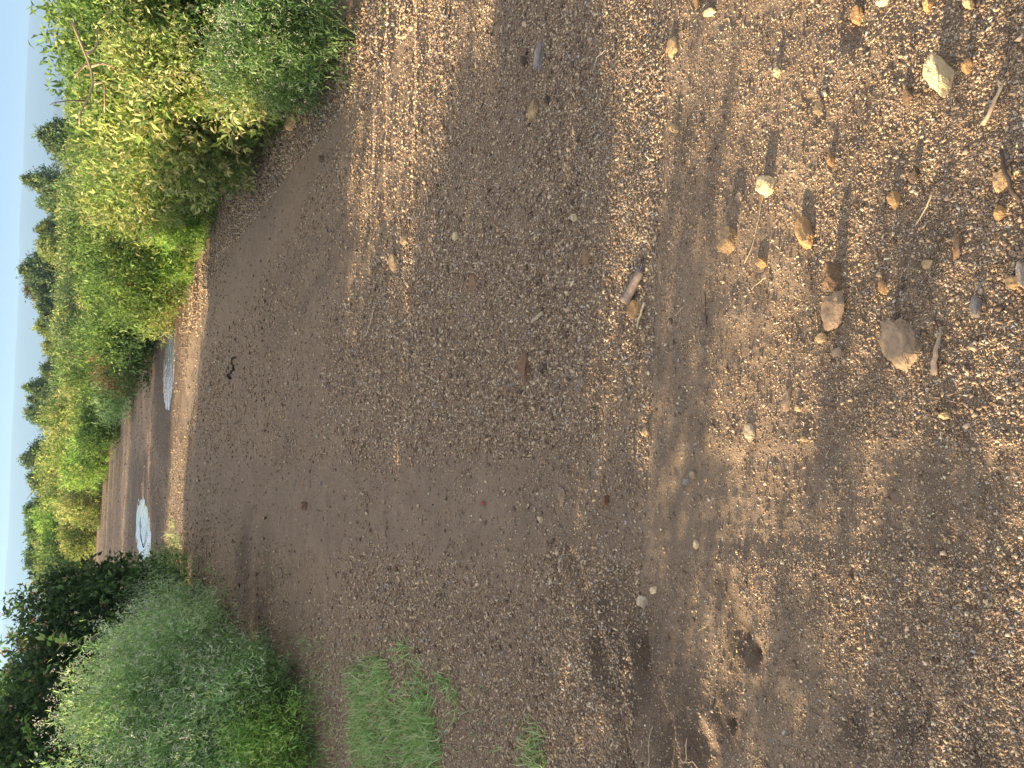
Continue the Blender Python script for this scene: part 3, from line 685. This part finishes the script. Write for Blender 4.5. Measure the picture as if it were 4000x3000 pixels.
    if flower:
        n, size, fc, top = flower; F = Acc()
        k = rng.choice(nclus, min(n, nclus), replace=False)
        m = P[k][:, 2] > b+h*top; k = k[m]
        c0 = P[k]+tw[k]*tl[k][:, None]*1.25
        rep = 7; pp = np.repeat(c0, rep, 0)+rng.normal(0, size*1.6, (len(k)*rep, 3))-np.array([cx, cy, b])
        ss = size*rng.uniform(0.5, 1.1, len(pp)); F.add(*inst(DOT[0], DOT[1], pp, rand_rot(len(pp)), np.stack([ss]*3, -1), cols(fc, len(pp), 0.15)))
        F.build('flowers', M_flower, root)
    return root
YG = [(0.32, 0.42, 0.14), (0.42, 0.48, 0.19), (0.20, 0.32, 0.10), (0.46, 0.45, 0.22), (0.14, 0.23, 0.07)]
YG2 = [(0.44, 0.50, 0.22), (0.54, 0.56, 0.29), (0.28, 0.38, 0.13), (0.40, 0.38, 0.20), (0.16, 0.26, 0.08)]
MG = [(0.13, 0.23, 0.08), (0.18, 0.30, 0.09), (0.26, 0.38, 0.12), (0.09, 0.16, 0.055)]
BG = [(0.24, 0.44, 0.11), (0.33, 0.52, 0.15), (0.18, 0.34, 0.08), (0.42, 0.52, 0.18)]
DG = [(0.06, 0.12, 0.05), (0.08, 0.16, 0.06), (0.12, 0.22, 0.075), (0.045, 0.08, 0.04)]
FG = [(0.34, 0.55, 0.26), (0.42, 0.62, 0.32), (0.55, 0.70, 0.44), (0.20, 0.36, 0.16), (0.30, 0.46, 0.20)]
FG2 = [(0.13, 0.25, 0.09), (0.17, 0.30, 0.11), (0.23, 0.35, 0.15), (0.08, 0.14, 0.06)]
DRY = [(0.30, 0.19, 0.10), (0.24, 0.14, 0.08), (0.20, 0.20, 0.07), (0.34, 0.26, 0.14)]
TG = [(0.14, 0.22, 0.13), (0.20, 0.30, 0.14), (0.30, 0.37, 0.16), (0.09, 0.15, 0.10)]
TY = [(0.30, 0.36, 0.13), (0.38, 0.42, 0.17), (0.20, 0.28, 0.10)]
WHT = [(0.75, 0.75, 0.66), (0.62, 0.66, 0.52)]
HG = 'shrubs of the right hand hedge'
# (Xtop, Ytop, distance, radius, palette, kind, leaf length, leaf width, clusters, label)
HEDGE = [
 (250, 20, 6.0, .75, MG, 'broad', .048, .42, 1800, 'tall green shrub at the near end of the hedge, in front of the sky'),
 (330, 330, 6.6, .70, YG, 'broad', .070, .40, 1500, 'yellow green shrub beneath the bare arching branch'),
 (420, 60, 5.5, .50, YG2, 'broad', .055, .34, 1100, 'straw yellow bush low in the near end of the hedge'),
 (540, 250, 6.0, .50, YG, 'broad', .085, .40, 1100, 'bush of broad curled yellow green leaves in front of the arching branch'),
 (345, 480, 7.9, .75, YG, 'broad', .070, .38, 1400, 'lime green shrub left of the arching branch tip'),
 (620, 400, 7.0, .42, BG, 'broad', .065, .40, 900, 'bright green low bush at the foot of the lime shrub'),
 (365, 650, 9.2, .80, YG, 'broad', .075, .36, 1400, 'yellow green shrub in front of the second spired tree'),
 (540, 590, 8.3, .5, YG2, 'broad', .065, .34, 900, 'pale golden leaved bush halfway down the hedge face'),
 (385, 830, 10.6, .85, YG, 'broad', .080, .34, 1300, 'sunny shrub with long thin leaves in mid hedge'),
 (580, 780, 9.3, .5, BG, 'blade', .100, .14, 1100, 'bright green clump of narrow leaves at the gravel edge'),
 (385, 1010, 11.0, .95, MG, 'broad', .080, .34, 1200, 'dark green bush between sunny shrub and dry tangle'),
 (620, 960, 10.4, .5, BG, 'blade', .110, .12, 1000, 'light green weedy clump bulging onto the gravel'),
 (470, 1090, 11.2, .55, DRY, 'blade', .10, .12, 800, 'brownish dry tangle of stems in the hedge'),
 (540, 1130, 11.9, .60, YG, 'blade', .11, .13, 900, 'yellowish reed like clump at the hedge corner'),
 (375, 1200, 14.0, 1.1, MG, 'broad', .085, .34, 1300, 'rounded dark green bush right of the speckled puddle'),
 (430, 1310, 14.5, .85, DG, 'broad', .085, .34, 1000, 'deep green shaded bush overhanging the track bend'),
 (345, 1380, 17.5, 1.2, MG, 'broad', .095, .34, 1200, 'mid green bush behind the red brown shrub'),
 (395, 1400, 16.4, .60, DRY, 'broad', .08, .30, 500, 'red brown withered shrub above the track bend'),
 (420, 1480, 17.6, .95, FG, 'blade', .12, .12, 1000, 'grey green feathery bush beside the far lane'),
 (270, 1540, 22.0, 1.3, YG, 'broad', .10, .34, 1100, 'yellowing bush under the twin spired tree'),
 (330, 1640, 20.8, 1.0, MG, 'broad', .10, .32, 900, 'green bush hugging the inner edge of the far lane'),
 (190, 1700, 25.0, 1.5, YG, 'broad', .11, .34, 1100, 'golden green bush left of the twin spired tree'),
 (270, 1790, 23.8, 1.1, BG, 'broad', .11, .30, 900, 'fresh green bush below the round topped tree'),
 (155, 1860, 27.5, 1.6, YG, 'broad', .12, .34, 1100, 'bright yellow green bush behind the far lane, left of the round tree'),
 (255, 1950, 26.4, 1.2, YG2, 'broad', .11, .30, 900, 'straw coloured bush at the edge of the far lane'),
 (160, 2030, 29.5, 1.6, BG, 'broad', .12, .34, 1100, 'vivid green bush under the loose leafy tree'),
 (250, 2100, 28.2, 1.2, YG, 'broad', .11, .32, 900, 'pale lime bush facing the still puddle'),
 (150, 2190, 31.0, 1.7, YG, 'broad', .12, .34, 1100, 'farthest yellow green bush beside the dark flowering thicket'),
 (240, 2270, 29.5, 1.3, MG, 'broad', .12, .32, 800, 'green bush partly hidden by the dark flowering thicket'),
]
for i, (X, Y, yd, r, pal, kind, ll, lw, nc_, lab) in enumerate(HEDGE):
    yd = farther(yd); x, y, z = at(X, Y, yd)
    shrub('shrub', lab, 'shrub', HG, x, y, z-gz(x, y)-0.03, r, int(nc_*(1.25 if yd < 12 else 1.0)), 9, ll*(1 if yd < 20 else 1.25), lw, pal, 500+i, kind, nl=9, spread=0.16 if yd < 12 else .24, stems=18)
# second row of taller growth behind the near hedge (closes the gaps)
for i, (X, Y, yd, r, pal, lab) in enumerate([
 (255, 130, 7.0, .85, MG, 'dark green crown rising highest behind the arching branch'),
 (300, -200, 6.2, .9, MG, 'dense green shrub behind the near end of the hedge'), (350, 420, 9.2, 1.1, MG, 'green shrub filling the hedge behind the arching branch'),
 (350, 700, 12.0, 1.3, YG, 'sunlit shrub in the back row below the slim spired tree'), (360, 960, 15.0, 1.4, MG, 'back row green shrub beneath the tall dark tree'),
 (350, 1180, 19.0, 1.6, YG, 'back row shrub under the yellow cone tree'), (300, 1420, 24.0, 1.8, MG, 'back row bush beneath the small brown topped tree')]):
    yd = farther(yd); x, y, z = at(X, Y, yd)
    shrub('shrub', lab, 'shrub', HG, x, y, z-gz(x, y), r, 1100, 9, .085, .36, pal, 700+i, 'broad', nl=9, spread=.2)

# white flowered feathery weeds
WG = 'feathery white flowered weeds'
WEEDS = [  # X top, Y top, distance, radius, clusters, label
 (215, 2960, 5.35, .62, 2300, 'tallest pale green feathery weed at the left frame edge'),
 (330, 2800, 5.7, .60, 2100, 'pale feathery weed with the sunlit yellow rim'),
 (420, 2660, 6.5, .56, 2000, 'feathery weed in the middle of the weedy bank'),
 (480, 2500, 7.3, .5, 1700, 'feathery weed crowned with dry yellow seed heads'),
 (560, 2400, 8.4, .42, 1200, 'sparse feathery weed nearest the dark damp ground'),
 (600, 2900, 5.0, .50, 1800, 'low green feathery weed above the grass patch'),
 (700, 2690, 5.75, .42, 1300, 'white dotted weed overhanging the gravel'),
 (980, 2960, 4.55, .36, 900, 'low leafy green weed by the grass patch, without tall stems'),
 (960, 2780, 5.0, .36, 800, 'small dark green weed with white specks near the grass patch'),
 (590, 2290, 9.8, .42, 900, 'shaded weed beyond the dark damp ground'),
 (880, 100, 4.75, .42, 1300, 'white dotted weed at the foot of the right hedge near the frame edge'),
 (1020, 230, 5.1, .30, 700, 'small feathery weed spilling from the right hedge onto gravel'),
 (980, 20, 4.45, .32, 800, 'feathery weed lowest at the near end of the right hedge'),
]
for i, (X, Y, yd, r, nc_, lab) in enumerate(WEEDS):
    x, y, z = at(X, Y, yd)
    shrub('flowering_weed', lab, 'weed', WG, x, y, max(z-gz(x, y), .25), r, int(nc_*.85), 11, .044, .20, BG if i == 7 else (FG2 if i >= 8 else FG), 800+i, 'blade', nl=15, spread=.15, up=.9, stems=26, stemcol=(0.20, 0.26, 0.12),
          flower=(int(nc_*(.42 if i < 8 else .22)), .0062 if i < 8 else .0045, WHT, 0.3) if i != 7 else None)
# dark thicket with orange flowers, left; it shades most of the track
TH = 'dark flowering thicket on the left'
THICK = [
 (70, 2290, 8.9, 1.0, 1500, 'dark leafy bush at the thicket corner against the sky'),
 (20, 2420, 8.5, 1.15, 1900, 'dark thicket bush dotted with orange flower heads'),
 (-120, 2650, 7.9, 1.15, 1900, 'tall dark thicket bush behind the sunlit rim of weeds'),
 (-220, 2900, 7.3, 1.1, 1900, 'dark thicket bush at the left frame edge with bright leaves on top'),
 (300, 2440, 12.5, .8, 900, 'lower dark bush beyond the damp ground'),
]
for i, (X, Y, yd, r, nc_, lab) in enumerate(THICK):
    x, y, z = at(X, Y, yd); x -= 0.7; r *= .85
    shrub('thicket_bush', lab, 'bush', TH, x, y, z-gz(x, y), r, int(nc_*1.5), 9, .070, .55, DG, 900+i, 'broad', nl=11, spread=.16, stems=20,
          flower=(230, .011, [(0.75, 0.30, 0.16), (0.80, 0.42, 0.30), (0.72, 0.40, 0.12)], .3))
# the same thicket going on along the left side of the track, beyond the frame: unseen bushes, sized and spaced for their shade on the track
for i, (x, y, hh_, r, lab) in enumerate([(-4.9, 6.8, 2.1, 1.0, 'dark thicket bush left of the feathery weeds'), (-4.6, 5.35, 1.95, .9, 'dark bush beside the near grass patch'), (-4.4, 4.25, 1.12, .55, 'unseen low bush sized to limit the sun streak, left of the grass patch'),
      (-4.7, 3.25, 1.65, .60, 'dark bush outside the frame left of the damp ruts'), (-4.5, 2.82, 1.5, .44, 'unseen dark bush placed for the shade edge, left of the cracked rock'),
      (-6.3, 3.3, 1.8, .6, 'taller bush on the left bank'), (-6.3, 13.9, 2.0, 1.2, 'dark bush past the still puddle'), (-7.3, 16.4, 2.3, 1.6, 'far dark bush on the left bank'), (-9.0, 19.5, 2.5, 1.8, 'far bush added to shade the left side of the lane'), (-11.5, 23.5, 2.7, 2.0, 'farthest bush added to shade the left side of the lane'), (-13.5, 27.5, 3.2, 2.2, 'bush added to shade the lane where it leaves the picture'), (-8.2, 18.0, 2.9, 1.4, 'tall bush added to shade the bend of the lane'), (-10.2, 21.6, 3.1, 1.6, 'tall bush added to shade the far lane halfway along'), (-12.6, 25.4, 3.2, 1.8, 'tall bush added to shade the end of the far lane'), (-16.5, 31.5, 3.4, 2.4, 'last tall bush added to shade the lane from the left')]):  # the far ones are put in to keep the lane in shade
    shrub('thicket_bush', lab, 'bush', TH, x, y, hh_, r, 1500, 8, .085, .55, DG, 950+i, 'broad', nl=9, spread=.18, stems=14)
for x, y, hh_, r, nc_, lab in [(-5.6, 2.62, 1.7, .34, 70, 'unseen open bush added to dapple the sunlight, left of the damp ruts'), (-6.8, 2.50, 2.0, .34, 45, 'very sparse unseen tall bush added to soften the shade edge, left bank'), (-3.6, 1.80, .92, .45, 330, 'thin knee high bush added to dim the ground, left of the double hollow')]:  # sparse unseen bushes, added to break up and dim the sunlight
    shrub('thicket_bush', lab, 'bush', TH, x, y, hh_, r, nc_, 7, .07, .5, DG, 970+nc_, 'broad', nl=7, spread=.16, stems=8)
shrub('thicket_bush', 'thin unseen bush added to filter sunlight near the photographer on the left', 'bush', TH, -3.6, 1.05, .85, .5, 230, 7, .07, .5, DG, 990, 'broad', nl=5, spread=.16, stems=8)  # added out of view to weaken the sun on the near left
# bright upright sprigs
def sprig(label, X0, Y0, X1, Y1, yd, n, ll, pal, col):
    a = np.array(at(X0, Y0, yd)); b = np.array(at(X1, Y1, yd)); root = empty('sprig', tuple(a), label, 'sprig')
    A = Acc(); L_ = b-a; P = [np.zeros(3), L_*.5+np.array([.02, 0, .02]), L_]; tube(A, P, .006, .002, col, 5); A.build('stem', M_wood, root)
    B = Acc(); s = rng.uniform(.1, 1, n); pos = L_[None]*s[:, None]+rng.normal(0, .012, (n, 3)); d = norm(rng.normal(size=(n, 3))+norm(L_[None])*.7)
    sz = ll*rng.uniform(.6, 1.2, n); B.add(*inst(*LEAF, pos, basis_y(d, norm(rng.normal(0, .6, (n, 3))+np.array([0, 0, 1]))), np.stack([sz*.42, sz, sz], -1), cols(pal, n))); B.build('leaves', M_leaf, root)
sprig('upright yellow green sprig in front of the dark thicket', 380, 2540, 165, 2490, 7.2, 26, .10, BG, (0.30, 0.36, 0.12))
sprig('leaning bright sprig rising from the sunlit weed rim', 390, 2760, 235, 2725, 6.2, 34, .07, YG, (0.3, .32, .1))
sprig('curved sprig with small bright leaves near the left frame edge', 380, 2900, 255, 2810, 6.0, 30, .06, YG, (0.3, .32, .1))
sprig('high sprig of lit leaves on top of the left thicket', 150, 2960, 95, 2800, 7.0, 34, .07, BG, (0.3, .32, .1))
# bare arching branch
def branch(label, pts, yd, r0, r1, col, sides_=(), name='bare_branch'):
    P = [np.array(at(a, b, yd)) for a, b in pts]; root = empty(name, tuple(P[0]), label, 'branch')
    A = Acc(); tube(A, [p_-P[0] for p_ in P], r0, r1, col, 6); A.build('limb', M_wood, root, smooth=True)
    for sp in sides_:
        Q_ = [np.array(at(a, b, yd+.05)) for a, b in sp]; B = Acc(); tube(B, [p_-P[0] for p_ in Q_], r1*1.1, r1*.4, col, 5); B.build('twig', M_wood, root, smooth=True)
branch('pale leafless branch arching over the right hedge', [(310, 485), (312, 450), (325, 420), (350, 375), (363, 330), (358, 280), (345, 240), (325, 190), (300, 130), (278, 78)], 4.8, .0045, .0085, (0.50, 0.38, 0.24),
       [[(340, 210), (370, 195), (382, 165), (378, 110)], [(352, 250), (330, 255), (305, 280), (290, 305)], [(363, 330), (395, 320), (410, 335), (408, 440)], [(350, 262), (400, 245), (450, 265)]])
branch('dark forked twig standing up against the sky', [(335, 395), (280, 392), (255, 396), (215, 400), (195, 410)], 5.3, .005, .002, (0.10, 0.08, 0.08), [[(255, 396), (235, 385), (215, 386)], [(325, 394), (308, 380)], [(222, 399), (208, 415)]], 'bare_twig')
branch('dry brown stem leaning across the feathery bush by the track bend', [(440, 1440), (400, 1465), (350, 1500)], 16.2, .016, .008, (0.22, 0.15, 0.10), [[(400, 1465), (370, 1462)]])
branch('ragged dead twig above the far lime bushes', [(165, 1880), (135, 1910), (105, 1950)], 36, .02, .012, (0.12, 0.11, 0.08), [[(135, 1910), (120, 1905)], [(125, 1925), (118, 1940)]])
branch('twig standing in the still puddle', [(560, 2140), (549, 2100), (549, 2060), (549, 2020)], 14.6, .008, .004, (0.03, 0.025, 0.02), [[(549, 2060), (541, 2045)], [(549, 2080), (556, 2120), (566, 2150), (560, 2170)], [(549, 2048), (540, 2035)]])

# ---------------------------------------------------------------- far trees
TR = 'small trees behind the hedge'
TREES = [ # Xtop, Ytop, dist, radius, cone, palette, clusters, label
 (155, 528, 36, 1.0, .92, TG, 520, 'small dark tree with a thin leaning spire, nearest the arching branch'),
 (250, 560, 38, 1.0, .5, TY, 420, 'olive round shoulder of foliage behind the leaning spire tree'),
 (95, 698, 40, 1.0, .95, TG, 560, 'slim tree with the sharpest tallest spire'),
 (175, 790, 42, 1.0, .6, TG, 420, 'loose topped tree left of the sharp spire'),
 (165, 905, 44, 1.0, .5, TY, 420, 'yellowish airy tree between two dark ones'),
 (160, 960, 43, .9, .5, TY, 360, 'pale thin tree with visible bare stems'),
 (90, 1060, 45, 1.6, .65, TG, 1100, 'tallest dark pointed tree on the skyline'),
 (105, 1125, 46, 1.1, .6, [(0.24, 0.20, 0.14), (0.15, 0.17, 0.07)], 420, 'brown tinged tree leaning on the tallest dark tree'),
 (175, 1200, 44, 1.1, .4, TG, 520, 'dark rounded tree left of the tallest one'),
 (160, 1275, 45, .9, .85, TY, 480, 'yellow cone shaped tree'),
 (195, 1350, 46, .9, .5, TY, 380, 'low airy tree left of the yellow cone'),
 (185, 1430, 47, 1.0, .5, TG, 460, 'low dark green tree in front of the hills'),
 (105, 1512, 48, .8, .9, TG, 520, 'taller of the twin spired trees'),
 (115, 1560, 49, .8, .85, TG, 460, 'shorter of the twin spired trees'),
 (122, 1610, 50, .9, .5, TG, 420, 'round headed tree against the twin spires'),
 (102, 1785, 50, 1.3, .6, TG, 620, 'lone grey green round topped tree'),
 (130, 1880, 50, .8, .4, TG, 320, 'small dark tree behind the golden bush'),
 (108, 2000, 44, .8, .4, MG, 420, 'loose leafy tree with gaps of sky'),
 (120, 2070, 42, .9, .4, MG, 420, 'green leafy tree right beside the gappy one'),
 (118, 2170, 38, 1.2, .4, MG, 520, 'dark green tree nearest the left thicket'),
]
for i, (X, Y, yd, r, cone, pal, nc_, lab) in enumerate(TREES):
    yd = yd+6+(6 if Y > 1900 else 0); x, y, z = at(X, Y, yd)
    shrub('tree', lab, 'tree', TR, x, y, z+0.5, r*(2.0 if cone > .8 else 1.75), int(nc_*2.2), 12, .17, .42, pal, 1100+i, 'broad', cone=cone, base=-0.5, mat=M_far, nl=9, spread=.30, stems=12, trunk=0.9, parts=('crown', 'trunk'), up=.7)
# green belt between hedge and trees, too dense to count
A = Acc()
for i in range(46):
    Y = -300+i*58; yd = 24+R_.uniform(0, 12)+(i > 30)*8; yd += 5; X = 292-(Y/2300.0)*135+R_.uniform(0, 30)
    x, y, z = at(X, Y, yd); L = lobes(x, y, max(z, .6), 1.4, 6, 1300+i)
    P, d = sample_lobes(L, 420); n = len(P); P = np.repeat(P, 7, 0)+rng.normal(0, .12, (n*7, 3)); sz = .15*rng.uniform(.6, 1.2, len(P))
    A.add(*inst(*LEAF, P, basis_y(rng.normal(size=P.shape), norm(rng.normal(0, .6, P.shape)+np.array([0, 0, 1]))), np.stack([sz*.45, sz, sz], -1), np.repeat(cols([MG, YG, TG][i % 3], n), 7, 0)))
tag(A.build('undergrowth', M_far), 'dense green scrub filling the ground behind the hedge', 'scrub', kind='stuff')

# ---------------------------------------------------------------- grass and small ground plants
def grass(name, label, poly, n, hmin, hmax, pal, clump=0.6, wd=.004, lean=0.6):
    xs = [q[0] for q in poly]; yq = [q[1] for q in poly]; wa = .06*math.hypot(xs[0], yq[0])
    x = rng.uniform(min(xs), max(xs), n*3); y = rng.uniform(min(yq), max(yq), n*3)
    m = inpoly(x+wa*fbm(x, y, 2.2, 3, 4), y+wa*fbm(x, y, 2.2, 3, 8), poly); edge = pdist(x, y, list(poly)+[poly[0]])[0]; pe = np.clip(edge/(0.14+0.035*np.hypot(x, y)), 0.03, 1)
    m &= np.clip(0.7+fbm(x, y, 4, 3, 12)*1.5, 0.15, 1)*pe > rng.random(n*3)*max(clump, .55)
    x, y = x[m][:n], y[m][:n]; k = len(x); z = ground(x, y)[0]
    d = norm(rng.normal(0, lean, (k, 3))*np.array([1, 1, .1])+np.array([0, 0, 1])); L = rng.uniform(hmin, hmax, k)
    dist = np.hypot(x, y)
    A = Acc(); A.add(*inst(*BLADE, np.stack([x, y, z], -1), basis_y(d), np.stack([np.full(k, wd), L, L*1.6], -1), cols(pal, k, .3)))
    return tag(A.build(name, M_leaf), label, 'grass', kind='stuff')
GP = [(0.30, 0.52, 0.20), (0.38, 0.60, 0.27), (0.52, 0.68, 0.38), (0.66, 0.64, 0.44), (0.18, 0.30, 0.12)]
grass('grass', 'dense patch of short green grass at the left of the track', PX((1360, 2540), (1480, 2510), (1560, 2600), (1650, 2560), (1700, 2700), (1740, 2830), (1790, 3080), (1350, 3080), (1350, 2800)), 9500, .03, .11, GP, .9, .005, .9)
grass('grass_fringe', 'thin scattered blades around the larger grass patch', PX((1250, 2420), (1600, 2380), (1850, 2600), (2000, 2700), (2250, 2850), (2300, 3100), (1200, 3100), (1150, 2500)), 1500, .015, .06, GP, 1.2, .0035, .9)
grass('grass_tuft', 'smaller grass tuft below the large grass patch', PX((2040, 2800), (2090, 2780), (2150, 2860), (2170, 2960), (2180, 3080), (1990, 3080), (2000, 2900)), 1300, .03, .09, GP, .9, .004, .9)
grass('sparse_grass', 'sparse thin grass between weeds and grass patch', PX((1130, 2600), (1300, 2560), (1340, 2700), (1350, 3080), (1200, 3080)), 1800, .02, .06, GP, .9)
grass('verge_grass', 'grass growing along the foot of the left weeds', PX((600, 2120), (700, 2180), (760, 2260), (850, 2280), (900, 2380), (1000, 2460), (1060, 2560), (1160, 2620), (1160, 2760), (1000, 2700), (820, 2420), (700, 2330), (560, 2300)), 7000, .05, .16, GP, .6, .006)
grass('strip_grass', 'thin line of grass on the gravel by the right frame edge', PX((1462, -20), (1500, -20), (1505, 60), (1490, 160), (1475, 100)), 260, .02, .06, BG, .6)
grass('hedge_grass', 'green grass and creepers at the foot of the right hedge', PX((1360, -60), (1330, 110), (1240, 210), (1170, 290), (1050, 390), (1020, 520), (890, 720), (840, 920), (730, 1150), (640, 1260), (560, 1440), (540, 1400), (620, 1200), (700, 1050), (800, 800), (900, 560), (1000, 300), (1200, -60)), 15000, .06, .20, BG+MG, .5, .007)
grass('lane_grass', 'dark green grass along the far hedge foot', PX((560, 1430), (480, 1630), (410, 1860), (365, 2200), (345, 2200), (385, 1850), (450, 1620), (520, 1420)), 6000, .10, .30, MG+YG, .5, .02)
grass('lone_sprout', 'tiny green sprout in the middle of the gravel', PX((1990, 1168), (1990, 1192), (2022, 1192), (2022, 1168)), 26, .012, .03, [(0.08, .18, .06)], .3, .003)

# ---------------------------------------------------------------- hills
def hills(name, label, dist, heights, col, span, th=300):
    m, t, p, o = newmat(name)
    g_ = N(t, 'ShaderNodeNewGeometry'); n = N(t, 'ShaderNodeTexNoise'); n.inputs['Scale'].default_value = 0.01; n.inputs['Detail'].default_value = 6
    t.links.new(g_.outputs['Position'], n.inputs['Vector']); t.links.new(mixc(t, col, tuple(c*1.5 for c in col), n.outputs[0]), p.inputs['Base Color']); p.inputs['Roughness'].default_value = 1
    xs = np.linspace(-span, span, 240); hs = np.interp(xs, np.linspace(-span, span, len(heights)), heights)*(1+.06*fbm(xs, xs*0, 12/span, 4, 5))
    rows = [np.stack([xs, dist-th+k/6*th*2-0*xs, -1+hs*math.sin(math.pi*k/6)**.8*(1+.05*fbm(xs, xs*0+k, 20/span, 3, 8))], -1) for k in range(7)]
    V = np.concatenate(rows); c = len(xs); ii = np.arange(6*c).reshape(6, c)[:, :-1].ravel()
    tag(mesh_np(name, V, np.stack([ii, ii+1, ii+c+1, ii+c], -1), m, smooth=True), label, 'hill', kind='structure')
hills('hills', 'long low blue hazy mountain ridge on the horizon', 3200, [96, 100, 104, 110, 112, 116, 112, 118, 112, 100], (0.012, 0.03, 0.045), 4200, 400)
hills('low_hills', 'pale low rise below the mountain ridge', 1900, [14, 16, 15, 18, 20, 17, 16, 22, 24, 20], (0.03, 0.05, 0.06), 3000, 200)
# ---------------------------------------------------------------- haze
HAZE = 0.0005
def haze():
    bm = bmesh.new(); bmesh.ops.create_cube(bm, size=1)
    for v in bm.verts: v.co = Vector((v.co.x*12000, 0+v.co.y*7400, 64+v.co.z*134))
    me = bpy.data.meshes.new('haze'); bm.to_mesh(me); bm.free(); o = link(bpy.data.objects.new('haze', me))
    m = bpy.data.materials.new('haze'); m.use_nodes = True; t = m.node_tree; t.nodes.remove(t.nodes['Principled BSDF'])
    v = t.nodes.new('ShaderNodeVolumePrincipled'); v.inputs['Color'].default_value = (0.38, 0.64, 1.0, 1); v.inputs['Density'].default_value = HAZE
    v.inputs['Anisotropy'].default_value = 0.2
    t.links.new(v.outputs[0], t.nodes['Material Output'].inputs['Volume']); me.materials.append(m)
    tag(o, 'thin pale blue haze over the whole scene', 'haze', kind='stuff')
haze()
